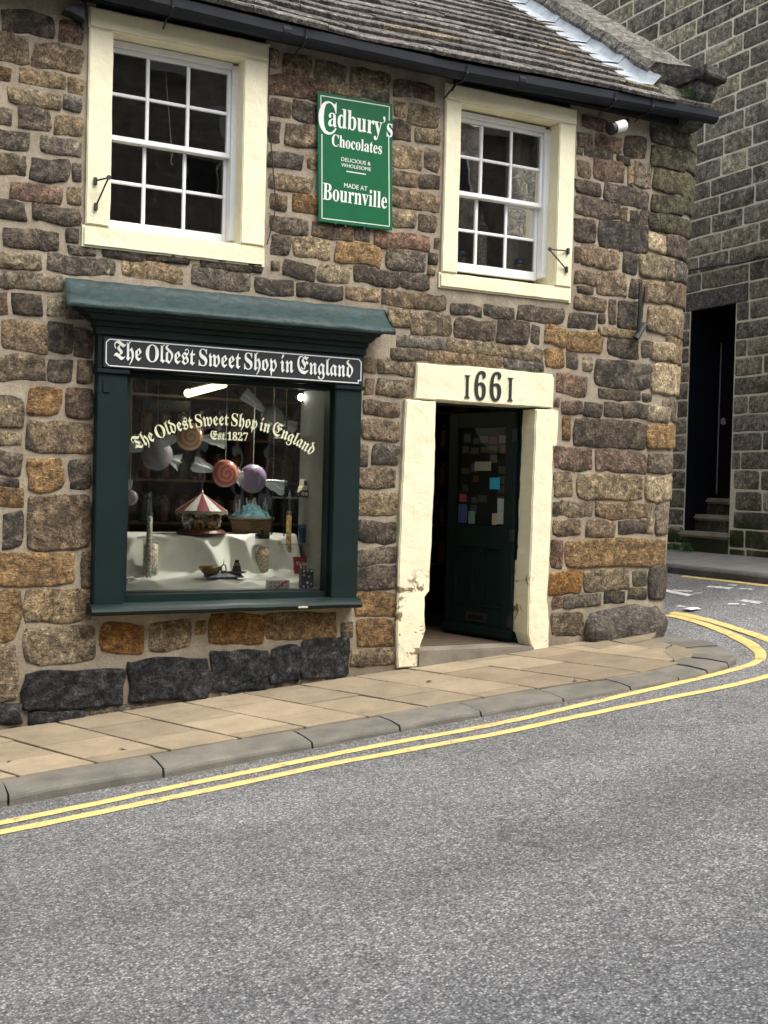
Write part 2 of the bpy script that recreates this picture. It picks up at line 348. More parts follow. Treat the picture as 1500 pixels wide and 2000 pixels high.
# ---------------------------------------------------------------- text
FRK = lambda s: ''.join(chr(0x1D400+ord(c)-65) if c in 'OS' else chr(0x1D56C+ord(c)-65) if 'A' <= c <= 'Z' else chr(0x1D586+ord(c)-97) if 'a' <= c <= 'z' else chr(0x1D7CE+ord(c)-48) if c.isdigit() else c for c in s)
SER = lambda s: ''.join(chr(0x1D400+ord(c)-65) if 'A' <= c <= 'Z' else chr(0x1D41A+ord(c)-97) if 'a' <= c <= 'z' else chr(0x1D7CE+ord(c)-48) if c.isdigit() else c for c in s)
TXT = 'The Oldest Sweet Shop in England'
TC = {}
def text_mesh(s, sp=1.0, wsp=1.0):
    k = (s, sp, wsp)
    if k not in TC:
        c = bpy.data.curves.new('t', 'FONT'); c.body = s; c.size = 1; c.resolution_u = 3; c.space_character = sp; c.space_word = wsp; c.extrude = .012
        o = bpy.data.objects.new('t', c); COL.objects.link(o)
        dg = bpy.context.evaluated_depsgraph_get(); dg.update(); TC[k] = bpy.data.meshes.new_from_object(o.evaluated_get(dg))
        bpy.data.objects.remove(o); bpy.data.curves.remove(c)
    return TC[k].copy()
for _t in [(FRK(TXT), 1.0, .55), (FRK(TXT), 1.0, .45), (FRK('Est.')+SER('1827'), 1.0, 1.0)]+[(SER(q), 1.0, 1.0) for q in ('I', '6', 'C', 'adbury\u2019s', 'Chocolates', 'Bournville', 'Victory', 'V', 'WELCOME')]+[(q, 1.0, 1.0) for q in ('DELICIOUS &', 'WHOLESOME', 'MADE AT')]: text_mesh(*_t)
def lettering(name, s, fn, mat, parent, sp=1.0, wsp=1.0, depth=.002):
    # fn(u in 0..1 across the words, v in cap units above the baseline) -> (point, outward normal)
    me = text_mesh(s, sp, wsp); xs = [v.co.x for v in me.vertices]; a, b = min(xs), max(xs)
    for v in me.vertices:
        p, nrm = fn((v.co.x-a)/(b-a), v.co.y/(b-a)); v.co = p+nrm*(depth if v.co.z > 0 else -.0015)
    c = Vector((0, 0, 0))
    for v in me.vertices: c += v.co
    c /= len(me.vertices)
    for v in me.vertices: v.co -= c
    return ob_from(name, me, mat, parent, loc=c)
def flat_text(name, s, x0, x1, yb0, yy, mat, parent, vs=1.0, sp=1.0, wsp=1.0, depth=.002, off=0.0, slope=0.0):
    A = wall(x0, yb0, yy); X1 = wall(x1, yb0, yy).x; W = X1-A.x
    return lettering(name, s, lambda u, v: (Vector((A.x+u*W+off, yy, A.z+v*W*vs-off+slope*u*W)), Vector((0, -1, 0))), mat, parent, sp, wsp, depth)

# ================================================================ GROUND
def grid_lines(a, b, fine0, fine1, step):
    L = []; x = fine0
    while x <= fine1+1e-6: L.append(x); x += step
    d = step; x = fine0
    while x > a: d *= 1.5; x -= d; L.insert(0, max(x, a))
    d = step; x = L[-1]
    while x < b: d *= 1.5; x += d; L.append(min(x, b))
    return L
gx = grid_lines(-160, 160, -3, 13, .2); gy = grid_lines(-160, 160, -8, 8, .2)
vs = [(x, y, zroad(x, y)+.006*noise.noise(Vector((x*.8, y*.8, 0)))) for y in gy for x in gx]; nx_ = len(gx)
fs = [[j*nx_+i, j*nx_+i+1, (j+1)*nx_+i+1, (j+1)*nx_+i] for j in range(len(gy)-1) for i in range(nx_-1)]
road = tag(mesh_ob('road', vs, fs, M['asphalt'], smooth=True, loc=Vector((0, 0, 0))), 'worn grey asphalt road sloping past the shop', None, None, 'structure')
def zsurf(x, y): return zroad(x, y)+.006*noise.noise(Vector((x*.8, y*.8, 0)))
def ribbon(name, pts, w, mat, parent, dz=.0045, zf=zsurf, wob=.009):
    P = []
    for i in range(len(pts)-1):
        p0 = pts[max(0, i-1)]; p1 = pts[i]; p2 = pts[i+1]; p3 = pts[min(len(pts)-1, i+2)]
        k = max(2, int((p2-p1).length/.08))
        for t in range(k):
            t /= k; P.append(.5*((2*p1)+(-p0+p2)*t+(2*p0-5*p1+4*p2-p3)*t*t+(-p0+3*p1-3*p2+p3)*t*t*t))
    P.append(pts[-1]); vs = []; fs = []
    for i, p in enumerate(P):
        d = P[min(i+1, len(P)-1)]-P[max(i-1, 0)]; d.z = 0; d.normalize(); e = Vector((-d.y, d.x, 0))
        for k, s in enumerate((-.5, -.17, .17, .5)):
            q = p+e*(s*w+(wob*noise.noise(Vector((p.x*9, p.y*9, k*7))) if abs(s) > .4 else 0)); vs.append((q.x, q.y, zf(q.x, q.y)+dz+.003*(abs(s) < .4)))
    for i in range(len(P)-1):
        for k in range(3): fs.append([i*4+k, i*4+k+1, i*4+5+k, i*4+4+k])
    return mesh_ob(name, vs, fs, mat, parent)
def gp(*L): return [ghit(x, y, zsurf) for x, y in L]
pre = [Vector((-2.5, -1.66, 0)), Vector((-.6, -1.63, 0))]
ribbon('yellow_line', pre+gp((0, 1608.5), (375, 1531), (750, 1455), (880, 1432), (1000, 1408.5), (1100, 1386), (1200, 1363), (1300, 1340.5), (1420, 1312), (1472, 1296), (1487, 1281), (1462, 1257), (1397, 1227), (1340, 1209), (1304, 1202)), .085, M['yellow'], road)
ribbon('yellow_line', [v+Vector((0, -.17, 0)) for v in pre]+gp((0, 1627), (375, 1550.5), (618, 1499), (750, 1474.5), (880, 1450.5), (1000, 1428), (1100, 1406), (1300, 1365), (1430, 1339), (1520, 1315), (1562, 1285), (1530, 1262), (1430, 1226), (1360, 1206), (1312, 1197)), .085, M['yellow'], road)
ribbon('yellow_line', gp((1255, 1111), (1330, 1118.5), (1500, 1138), (1620, 1151)), .07, M['yellow'], road)
ribbon('yellow_line', gp((1332, 1126), (1420, 1135.5), (1500, 1145), (1620, 1159)), .07, M['yellow'], road)
for a in ([(1285, 1151), (1350, 1164)], [(1315, 1153), (1352, 1156)], [(1383, 1146), (1430, 1150)], [(1446, 1150), (1470, 1152)], [(1354, 1159.5), (1370, 1159)], [(1422, 1180), (1444, 1180)], [(1450, 1173), (1488, 1179)], [(1422, 1143), (1440, 1144)], [(1290, 1126), (1303, 1126)], [(1448, 1182), (1454, 1181)], [(1325, 1184), (1341, 1187)]):
    ribbon('white_marking', gp(*a), .075 if a[0][0] in (1285, 1383, 1450) else .05, M['white_line'], road, wob=.012)
# near pavement
KX = [-2.4, -1.5, -.7, .12, 1.08, 1.96, 2.92, 3.55, 4.17, 4.84, 5.43, 5.9]
def zp2(x, y): return zpav(x, y)
pv = tag(mesh_ob('pavement', [(x, y, zpav(x, y)-.014) for x in (-3, 1, 3, 5, 6.2, 6.7) for y in (.12, -1.2)], [[2*i, 2*i+1, 2*i+3, 2*i+2] for i in range(5)], plain('pavement_bed', (.05, .045, .038), .95, var=.3, vs=30)),
         'narrow buff paved footway along the shop front', None, None, 'structure')
random.seed(5)
def slab(poly, dz=0, col=None, thick=.03, zf=zpav, inset=.008, mat='slab', parent=None, name='paving_slab'):
    c = sum((Vector(p) for p in poly), Vector((0, 0)))/len(poly)
    q = []
    for p in poly:
        d = Vector(p)-c; q.append(c+d*(1-inset/max(.05, d.length)*1.4))
    n = len(q); tl = [random.uniform(-.003, .003) for _ in range(3)]
    top = [(p.x, p.y, zf(p.x, p.y)+dz+tl[0]+tl[1]*(p.x-c.x)+tl[2]*(p.y-c.y)) for p in q]
    bv = [c+(p-c)*(1-.004/max(.05, (p-c).length)) for p in q]
    top2 = [(p.x, p.y, t[2]) for p, t in zip(bv, top)]; edge = [(t[0], t[1], t[2]-.004) for t in top]; bot = [(t[0], t[1], t[2]-thick) for t in top]
    vs = top2+edge+bot; fs = [list(range(n))]+[[i, (i+1) % n, n+(i+1) % n, n+i] for i in range(n)]+[[n+i, n+(i+1) % n, 2*n+(i+1) % n, 2*n+i] for i in range(n)]
    return mesh_ob(name, vs, fs, M[mat], parent, color=col)
def kb(x): return -1.14+(-.06*sstep(4.8, 5.6, x))+(.10*sstep(5.7, 6.4, x))   # back line of the kerb
SK = .42; YB = [(0, -.13, -.58, -1.02), (0, -.34, -.79)]
k = 0; xj = -3.4
while xj < 7:
    ys = list(YB[k % 2])
    for i in range(len(ys)):
        ya = ys[i]; yb = ys[i+1] if i+1 < len(ys) else None
        f = lambda x, y: (x-SK*y, y)
        xa, xb = xj, xj+.452
        p = [f(xa, ya), f(xb, ya)]
        if yb is None: p += [(xb+SK*1.15, kb(xb+.45)), (xa+SK*1.15, kb(xa+.45))]
        else: p += [f(xb, yb), f(xa, yb)]
        cx = sum(a[0] for a in p)/4; cy = sum(a[1] for a in p)/4
        if cx > 6.45 or (cx > 6.05 and cy < -.95): continue
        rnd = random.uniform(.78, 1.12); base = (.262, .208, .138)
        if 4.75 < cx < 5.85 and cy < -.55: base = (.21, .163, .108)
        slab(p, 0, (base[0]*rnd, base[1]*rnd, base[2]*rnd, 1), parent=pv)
    xj += .456; k += 1
# rounded corner setts and kerb
kr = tag(empty('kerb', (3, -1.3, -.1)), 'grey stone kerb curving round the street corner', None, None, 'structure')
KF = [Vector((x, -1.47+.012*math.sin(x*2.1), 0)) for x in [-2.4+.2*i for i in range(41)]]+[Vector(p) for p in ((6.0, -1.46, 0), (6.28, -1.41, 0), (6.5, -1.34, 0), (6.68, -1.24, 0), (6.82, -1.08, 0), (6.90, -.88, 0), (6.94, -.66, 0), (6.94, -.42, 0), (6.92, -.2, 0))]
cum = [0]
for i in range(1, len(KF)): cum.append(cum[-1]+(KF[i]-KF[i-1]).length)
def kpt(s):
    s = max(0, min(cum[-1]-1e-4, s)); i = 0
    while cum[i+1] < s: i += 1
    t = (s-cum[i])/(cum[i+1]-cum[i]); d = (KF[i+1]-KF[i]).normalized()
    d0 = (KF[max(i-1, 0)+1]-KF[max(i-1, 0)]).normalized(); d = (d0*(1-t)+d*t).normalized()
    return KF[i].lerp(KF[i+1], t), Vector((-d.y, d.x, 0))
sj = [x+2.4+.001*0 for x in KX]+[8.62, 8.92, 9.17, 9.40, 9.64, 9.9, cum[-1]]
for a, b in zip(sj, sj[1:]):
    m = 5; vs = []; wid = .33 if a < 8.3 else .36; rr = random.uniform(-.006, .006); hh = random.uniform(-.012, .004)
    skew = random.uniform(-.05, .05)
    for i in range(m):
        t = i/(m-1); s = lerp(a+.007, b-.007, t); p, e = kpt(s); jt = .006*noise.noise(Vector((s*4, 3, 0)))
        dd = Vector((e.y, -e.x, 0))
        if b < 8.3: wb = max(.2, kb(p.x)-p.y-.012)
        else: wb = wid
        rd = .012 if i in (0, m-1) else 0
        for off, h in ((.0, -.2), (.004+jt+rd*.5, -.022-rd), (.010+jt+rd*.4, -.008-rd), (.024+jt, -.001-rd*.5), (wb*.5, .004+jt*.5-rd*.3), (wb-.004, -.001-rd*.3), (wb, -.05)):
            q = p+e*off+dd*(skew*off); vs.append((q.x, q.y, zpav(q.x, q.y)+h+hh))
    fs = [[i*7+j, i*7+j+1, (i+1)*7+j+1, (i+1)*7+j] for i in range(m-1) for j in range(6)]+[[0, 1, 2, 3, 4, 5, 6], [(m-1)*7+j for j in range(6, -1, -1)]]
    r_ = random.uniform(.9, 1.1); mesh_ob('kerb_stone', vs, fs, M['kerb'], kr, smooth=False, color=(.145*r_, .134*r_, .112*r_, 1))
for poly in ([(6.3, -.34), (6.62, -.3), (6.6, -.56), (6.36, -.7)], [(6.35, -.72), (6.6, -.58), (6.58, -.86), (6.45, -1.0), (6.2, -1.05)], [(5.95, -.12), (6.28, -.1), (6.3, -.32), (6.0, -.36)], [(6.3, -.08), (6.9, -.03), (6.62, -.28), (6.3, -.32)]):
    slab(poly, .002, (.2, .165, .11, 1), parent=pv)
# far pavement across the side street
def zfp(x, y): return zroad(x, y)+.085
us = [-7, -5.5, -4.4, -3.4, -2.4, -1.4, -.4, .6, 1.6, 2.6, 3.8, 5, 6.5]
vs = []
for u in us:
    for d in (-.1, .5, 1.07): q = fwall(u, 0, d); vs.append((q.x, q.y, zfp(q.x, q.y)-.012*(d < 0)))
fpv = tag(mesh_ob('far_pavement', vs, [[i*3+j, i*3+j+1, (i+1)*3+j+1, (i+1)*3+j] for i in range(len(us)-1) for j in range(2)], M['slab'], color=(.25, .24, .215, 1)), 'grey footway at the foot of the house across the side street', None, None, 'structure')
fk = tag(empty('far_kerb', fwall(0, .6, 1.1)), 'dark kerb edging of the footway across the side street', None, None, 'structure')
for i in range(len(us)-1):
    vs = []
    for u in (us[i]+.006, us[i+1]-.006):
        for d, h in ((1.075, -.05), (1.075, 0), (1.185, 0), (1.2, -.02), (1.2, -.18)):
            q = fwall(u, 0, d); vs.append((q.x, q.y, zfp(q.x, q.y)+h))
    mesh_ob('kerb_stone', vs, [[j, j+1, 6+j, 5+j] for j in range(4)]+[[0, 1, 2, 3, 4], [9, 8, 7, 6, 5]], M['kerb'], fk, color=(.13, .125, .115, 1))
# ================================================================ SHOP BUILDING
shop = empty('shop_building', (4.2, 0, .1), 'old stone sweet shop with cream window surrounds and dark green shopfront', 'building')
def cxr(z): return interp(z, [.3, 2.3, 4.7], [6.74, 6.74, 6.98]), interp(z, [.3, 2.3, 4.7], [.5, .68, .46])
AM = R(55)
def cmap(s, z, d=0.0):
    xc, rr = cxr(z)
    if s <= xc: return Vector((s, -d, z))
    a = (s-xc)/rr
    if a < AM: return Vector((xc+rr*math.sin(a)+d*math.sin(a), rr*(1-math.cos(a))-d*math.cos(a), z))
    return Vector((xc+rr*math.sin(AM)+d, rr*(1-math.cos(AM))+(s-xc-rr*AM), z))
def sz(px, py):
    P = wall(px, py); z = P.z
    if P.x <= cxr(z)[0]: return P.x, z
    s = P.x
    for _ in range(3):
        xc, rr = cxr(z); lo, hi = xc-.02, xc+rr*.93
        for _k in range(18):
            m = (lo+hi)/2
            if topx(cmap(m, z))[0] < px: lo = m
            else: hi = m
        s = (lo+hi)/2; q = cmap(s, z); z += (topx(q)[1]-py)*mpp(q)
    return s, z
CC = {'d': (.125, .100, .074, .66), 'b': (.23, .168, .106, .5), 't': (.30, .228, .138, .42), 'o': (.31, .19, .085, .34), 'O': (.30, .148, .045, .12),
      'g': (.20, .168, .125, .48), 'k': (.085, .086, .09, .4), 'm': (.12, .108, .064, .75), 'r': (.205, .132, .09, .48), 'y': (.38, .305, .195, .22)}
def stone_geo(s0, s1, z0, z1, mp, rg, proud, rough, sm=1.0, rnd=.30, cell=.034, edge=-.009):
    w, h = s1-s0, z1-z0; nx = max(4, min(14, int(w/cell))); nz = max(4, min(10, int(h/cell)))
    r = min(w, h)*rnd*rg.uniform(.6, 1.1); sx, sy = rg.uniform(0, 90), rg.uniform(0, 90)
    cs, cz = (s0+s1)/2, (z0+z1)/2; vs = []; T = lambda t: math.copysign(1-(1-abs(t))**2.2, t)
    sl = rg.uniform(-.05, .05)*(sm > .5); tilt = rg.uniform(-.006, .006)*min(1, sm*1.2-.1); tilt2 = rg.uniform(-.006, .006)*min(1, sm*1.2-.1)
    am = min(.016, .10*min(w, h))*sm
    def pt(u, v, d):
        c = abs(u*v)**3
        x = u*w/2-math.copysign(r*.33*c, u); y = v*h/2-math.copysign(r*.33*c, v)
        x, y = x+(am*noise.noise(Vector((y*7+sx, sy, 1.5)))*1.5+am*.6*noise.noise(Vector((y*26+sx, sy, 4.5))))*abs(u), y+(am*noise.noise(Vector((x*6+sy, sx, 7.5)))*1.6+am*.7*noise.noise(Vector((x*24+sy, sx, 2.5))))*abs(v)
        y += sl*x*.35
        return mp(cs+x, cz+y, d)
    for j in range(nz+1):
        for i in range(nx+1):
            u, v = T(2*i/nx-1), T(2*j/nz-1); m = max(abs(u), abs(v))
            if m > .999: d = edge
            else:
                d = proud*(1-m**40)+rough*(noise.noise(Vector((u*w*9+sx, v*h*9+sy, 3)))+.6*noise.noise(Vector((u*w*23+sx, v*h*23, sy))))*(1-m**16)+tilt*u*(1-m**4)+tilt2*v*(1-m**4)
                d = max(d, .0035 if m < .72 else -.002)
            vs.append(pt(u, v, d))
    fs = [[j*(nx+1)+i, j*(nx+1)+i+1, (j+1)*(nx+1)+i+1, (j+1)*(nx+1)+i] for j in range(nz) for i in range(nx)]
    ring = [i for i in range(nx+1)]+[j*(nx+1)+nx for j in range(1, nz+1)]+[nz*(nx+1)+i for i in range(nx-1, -1, -1)]+[j*(nx+1) for j in range(nz-1, 0, -1)]
    b = len(vs); n = len(ring)
    for q in ring:
        i, j = q % (nx+1), q//(nx+1); vs.append(pt(T(2*i/nx-1), T(2*j/nz-1), -.06))
    fs += [[ring[(k+1) % n], ring[k], b+k, b+(k+1) % n] for k in range(n)]
    return vs, fs
STONES = '''
5 24 104 66 d/113 42 159 86 r/-40 66 56 120 b/66 88 160 136 b/-25 129 21 153 o/39 141 126 170 t/134 150 163 181 t/16 176 116 206 t/125 188 159 216 g/-25 208 24 240 g/35 212 96 254 g/106 228 159 266 t/-30 252 57 290 d/80 270 157 302 g
-30 300 48 340 b/60 310 132 352 d/144 322 157 356 d/20 360 118 394 r/133 368 157 400 t/-30 392 49 428 d/64 405 155 437 d/7 447 112 484 d/131 447 153 472 d/134 482 185 496 g/-25 494 76 522 t/94 500 222 534 g/-20 532 120 563 g
204 488 284 506 d/287 497 367 510 d/393 512 510 526 d/244 514 359 548 t/375 524 487 563 g/500 545 573 575 d/581 556 669 583 d/677 563 741 587 t/747 568 806 598 b/808 576 870 605 b/531 510 544 525 d/552 512 613 543 d/624 518 684 552 y/693 526 779 558 d/783 535 838 566 d/837 497 853 516 d/838 522 850 537 t
531 459 567 497 d/577 466 646 505 t/656 477 744 517 o/755 489 829 529 g/530 424 602 456 d/611 438 689 466 b/694 448 723 472 d/730 455 836 486 r/849 467 857 486 b/527 378 559 408 b/571 384 670 420 o/740 410 810 443 t/819 418 853 451 g/745 372 856 407 b/745 335 814 362 b/819 342 858 368 d/527 340 610 371 t/526 298 591 327 d/600 306 660 334 t/527 237 548 277 d/557 244 640 287 b/527 193 567 226 b/575 202 650 241 d/527 150 640 190 r/530 97 543 132 t/553 108 606 146 b/618 122 676 160 g/687 138 762 178 t/767 156 802 188 g/810 164 850 194 r/648 166 702 186 t/708 178 760 194 g/769 196 792 226 t/799 208 857 248 t/760 236 805 273 d/810 254 857 280 t/745 288 823 330 t/829 294 858 333 b
-25 569 16 611 r/24 572 80 613 d/93 575 127 615 y/130 590 174 620 d/5 627 93 683 b/95 632 142 688 d/146 640 180 692 r/-30 697 87 745 b/97 702 142 743 d/152 705 180 748 r/-40 775 45 834 b/55 757 117 808 o/129 759 181 816 r/51 826 180 884 b/-40 845 38 868 t/-40 884 42 926 d/-40 936 36 949 d/-40 952 43 990 o/55 893 122 955 o/135 896 176 952 d/54 966 174 1070 b/6 1004 44 1070 d/-60 1080 145 1142 o/158 1078 182 1146 b
-60 1153 37 1254 o/49 1152 176 1214 t/50 1222 186 1292 t/198 1220 280 1276 O/294 1212 372 1268 t/-60 1262 34 1372 b/-60 1378 42 1415 k/47 1312 241 1382 k/58 1390 163 1416 k/180 1376 303 1398 g/250 1288 406 1366 k/384 1214 401 1236 o/409 1200 513 1257 O/520 1197 657 1248 o/669 1216 690 1244 b/411 1273 523 1348 k/527 1262 583 1330 k/588 1246 680 1322 k/430 1350 512 1363 g/621 1317 650 1333 g/540 1336 612 1346 g
712 741 729 772 b/736 741 803 773 b/708 783 777 811 r/707 822 778 861 b/704 869 718 909 d/726 870 777 907 d/703 917 773 954 b/700 963 777 1006 t/700 1017 772 1058 d/698 1071 773 1102 g/697 1108 773 1152 d/694 1158 772 1203 o/700 1210 770 1262 o/686 1267 770 1300 b
757 604 800 640 t/803 612 881 655 b/883 596 941 615 d/947 599 1004 621 d/1012 598 1101 628 d/888 624 966 665 d/972 628 1032 671 d/1038 637 1053 671 d/1064 637 1105 674 o/777 659 869 680 g/872 670 1060 696 t/766 682 833 703 g/838 690 982 712 b/986 704 1061 722 g/1066 682 1102 718 o/1105 688 1128 720 d/709 701 733 728 b/737 704 806 732 b
1137 230 1186 253 r/1130 257 1158 285 g/1165 265 1214 295 r/1220 266 1262 308 d/1128 286 1137 302 d/1143 290 1196 308 g/1206 306 1231 319 d/1128 315 1153 347 b/1162 313 1219 353 r/1228 318 1236 362 t/1239 318 1271 366 g/1125 354 1173 380 d/1183 366 1268 402 d/1124 388 1210 424 d/1214 405 1225 430 r/1232 410 1248 437 d/1250 410 1267 438 d
1270 236 1352 284 m/1272 290 1316 330 m/1320 290 1354 330 m/1276 336 1350 378 m/1274 382 1314 416 m/1317 382 1348 416 m/1268 420 1341 455 m/1122 427 1162 470 d/1169 433 1264 488 d/1267 456 1292 491 y/1298 462 1338 502 d/1124 483 1132 512 r/1136 485 1208 525 b/1219 496 1246 537 d/1248 499 1294 541 t/1299 508 1336 546 d/1121 530 1162 555 b/1166 534 1223 577 b/1128 561 1158 572 d/1229 545 1250 582 d/1253 550 1289 590 t/1294 552 1333 595 b/1122 581 1182 607 b/1190 586 1203 632 d/1208 588 1254 640 d/1264 601 1329 651 t/1111 612 1163 641 d/1170 616 1182 632 d
1108 648 1176 687 o/1138 698 1156 724 t/1170 643 1240 658 t/1188 660 1246 696 d/1252 667 1270 698 d/1272 668 1299 701 y/1302 660 1325 708 t/1162 706 1269 758 d/1272 711 1320 768 y/1088 732 1146 772 r/1170 761 1250 780 d/1254 770 1272 784 d/1084 780 1092 794 d/1098 784 1138 809 r/1142 786 1176 813 d/1179 787 1215 815 d/1218 789 1263 817 d/1265 790 1291 821 y/1294 780 1315 822 g/1100 816 1114 858 o/1122 822 1262 874 d/1264 830 1310 875 o
1086 876 1157 918 r/1162 880 1260 921 r/1267 887 1303 923 g/1083 924 1118 972 b/1127 927 1254 974 t/1260 930 1302 977 y/1081 981 1089 1008 d/1094 980 1157 1010 b/1161 982 1262 1012 b/1265 984 1278 1042 y/1280 984 1291 1042 g/1081 1018 1133 1048 b/1146 1016 1200 1048 b/1209 1017 1262 1042 d/1076 1057 1099 1110 r/1106 1054 1288 1106 o/1075 1117 1136 1160 O/1142 1112 1228 1153 t/1235 1115 1262 1144 m/1103 1161 1174 1185 g/1180 1156 1219 1179 m/1226 1150 1262 1171 m/1268 1106 1291 1170 d/1080 1167 1099 1190 r/1079 1196 1140 1240 b'''
rg = random.Random(11)
# wall mortar sheet with openings -------------------------------------------------
wl = wall(172, 250).x, wall(521.5, 300).x, wall(343, 500).z, wall(348, 48).z
wr = wall(867, 360).x, wall(1121, 400).x, wall(990, 576).z, wall(1000, 187).z
HOLES = [(wl[0]+.05, wl[1]-.05, wl[2]+.05, wl[3]+.2), (wr[0]+.05, wr[1]-.05, wr[2]+.05, wr[3]+.2),
         (wall(795, 900).x+.06, wall(1078, 900).x-.06, -.5, wall(950, 720).z-.06), (1.93, 3.84, .64, 2.72)]
ss = [-2.2+.05*i for i in range(int((6.74+2.2)/.05)+1)]+[6.74+.05*i for i in range(1, 60)]+[10, 12.5]
zz = [-.7+.05*i for i in range(int(5.6/.05)+1)]
vs = []; keep = {}
for j, z in enumerate(zz):
    for i, s in enumerate(ss):
        d = .003*noise.noise(Vector((s*5, z*5, 0)))+.002*noise.noise(Vector((s*14, z*14, 5)))
        vs.append(cmap(s, z, d-.003))
n_ = len(ss); fs = []
for j in range(len(zz)-1):
    for i in range(n_-1):
        cx, cz = (ss[i]+ss[i+1])/2, (zz[j]+zz[j+1])/2
        if any(a < cx < b and c < cz < d for a, b, c, d in HOLES): continue
        fs.append([j*n_+i, j*n_+i+1, (j+1)*n_+i+1, (j+1)*n_+i])
w_ = MB(); w_.add(vs, fs); w_.box(-2.25, -2.2, 0, 6, -.7, 4.9); w_.box(-2.2, 7.3, 5.9, 6, -.7, 4.9)
wallo = w_.build('wall', M['mortar'], shop, smooth=True)
ns = 0
for ln in STONES.strip().split('\n'):
    for t in ln.split('/'):
        a = t.split(); x0, y0, x1, y1 = map(float, a[:4]); c = a[4]; cx, cy = (x0+x1)/2, (y0+y1)/2
        s0 = sz(x0, cy)[0]; s1 = sz(x1, cy)[0]; z0 = sz(cx, y1)[1]; z1 = sz(cx, y0)[1]
        g = .014; s0 -= g; s1 += g; z0 -= g; z1 += g
        pr, ro = rg.uniform(.002, .009), .0085
        if c == 'k': pr, ro = rg.uniform(.016, .026), .024
        
        if x1 > 1284 and cy < 1175: s1 += .14; pr += .012
        col = CC[c]; k = rg.uniform(.82, 1.2); q = rg.uniform(-.06, .06)
        mat = M['soot'] if c == 'k' else M['bedded'] if c in 'oO' or cy > 1150 else M['stone']
        v, f = stone_geo(s0, s1, z0, z1, cmap, rg, pr, ro, rnd=.14 if c == 'k' else .22, sm=1.3 if c == 'k' else 1.0)
        mesh_ob('stone', v, f, mat, wallo, smooth=True, color=(col[0]*k*(1+q), col[1]*k, col[2]*k*(1-q), max(0, min(1, col[3]+rg.uniform(-.2, .2)))))
        ns += 1
# stonework running on out of the picture to the left and round the gable
mb = MB(); z = -.55
while z < 4.6:
    h = rg.uniform(.12, .24); s = -2.15
    while s < .95:
        w = rg.uniform(.18, .5); e = min(s+w, 1.02); mb.add(*stone_geo(s+.012, e-.012, z+.012, z+h-.012, cmap, rg, .01, .008)); s += w
    xc, rr = cxr(z); s = xc+rr*.95
    while s < xc+4.5:
        w = rg.uniform(.2, .55); mb.add(*stone_geo(s+.012, s+w-.012, z+.012, z+h-.012, cmap, rg, .01, .008)); s += w
    z += h
o = mb.build('stonework', M['stone'], wallo, smooth=True, color=(.19, .145, .095, .55)); o['kind'] = 'stuff'
# big worn boulder at the corner foot
bmv = bmesh.new(); bmesh.ops.create_cube(bmv, size=2); bmesh.ops.subdivide_edges(bmv, edges=bmv.edges[:], cuts=7, use_grid_fill=True)
A, B = wall(1158, 1215, -.12), wall(1312, 1215, -.10)
for v in bmv.verts:
    p = v.co.copy(); q = p.normalized()*1.32; p = p.lerp(Vector((max(-1, min(1, q.x)), max(-1, min(1, q.y)), max(-1, min(1, q.z)))), .38)
    p.x *= 1-.10*max(0, p.z)-.05*max(0, -p.z); y = p.y*.22+.10; 
    if p.y < 0: y += .13*max(0, p.z)**1.3
    X = lerp(A.x, B.x, (p.x+1)/2); zc = lerp(.15, .515, (p.z+1)/2)+.03*p.x
    r0 = noise.noise(Vector((X*4, y*4, zc*4)))*.022+noise.noise(Vector((X*11, y*9, zc*22)))*.008
    v.co = Vector((X+r0*.5, y-r0+.06*max(0, p.x)**2, zc+r0*.6))
me = bpy.data.meshes.new('boulder'); bmv.to_mesh(me); bmv.free()
bo = ob_from('foot_stone', me, M['bedded'], wallo, smooth=True, color=(.13, .112, .09, .4)); bo['label'] = 'big rounded grey stone at the foot of the corner'
# ---------------------------------------------------------------- rooms behind the windows
r_ = MB()
def shell(x0, x1, y0, y1, z0, z1):
    r_.add([(x0, y0, z0), (x1, y0, z0), (x1, y1, z0), (x0, y1, z0), (x0, y0, z1), (x1, y0, z1), (x1, y1, z1), (x0, y1, z1)], [[0, 1, 2, 3], [4, 7, 6, 5], [1, 5, 6, 2], [2, 6, 7, 3], [3, 7, 4, 0]])
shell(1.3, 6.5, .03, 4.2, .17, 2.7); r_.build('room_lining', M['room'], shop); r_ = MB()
shell(1.3, 3.7, .03, 3.2, 2.75, 4.78); shell(4.0, 6.5, .03, 3.2, 2.75, 4.78); r_.build('upper_room_lining', M['upper_room'], shop)
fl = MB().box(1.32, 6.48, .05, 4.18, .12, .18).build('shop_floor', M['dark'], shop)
for i in range(9):
    y = .20+i*.13; MB().box(4.3, 6.4, y, y+.124, .181, .196).build('floorboard', M['floorwood'], fl)
# ---------------------------------------------------------------- upper sash windows
def poly_px(L, yy): return [(wall(x, y, yy).x, wall(x, y, yy).z) for x, y in L]
def surround(name, L, yf, yb, mat, parent, bev=.01, sub=0):
    P = poly_px(L, yf)
    if sub:
        Q = []
        for i in range(len(P)):
            a, b = Vector(P[i]), Vector(P[(i+1) % len(P)]); k = max(1, int((b-a).length/sub))
            for t in range(k):
                q = a.lerp(b, t/k); nz = noise.noise(Vector((q.x*9, q.y*9, 2)))*.008; Q.append((q.x+nz, q.y+nz*.8))
        P = Q
    o = MB().prism(P, yf, yb).build(name, mat, parent)
    bm = bmesh.new(); bm.from_mesh(o.data)
    fe = [e for e in bm.edges if all(abs((v.co.y+o.location.y)-yf) < 1e-4 for v in e.verts)]
    bmesh.ops.bevel(bm, geom=fe, offset=bev, segments=3, affect='EDGES', clamp_overlap=True); bm.to_mesh(o.data); bm.free()
    return o
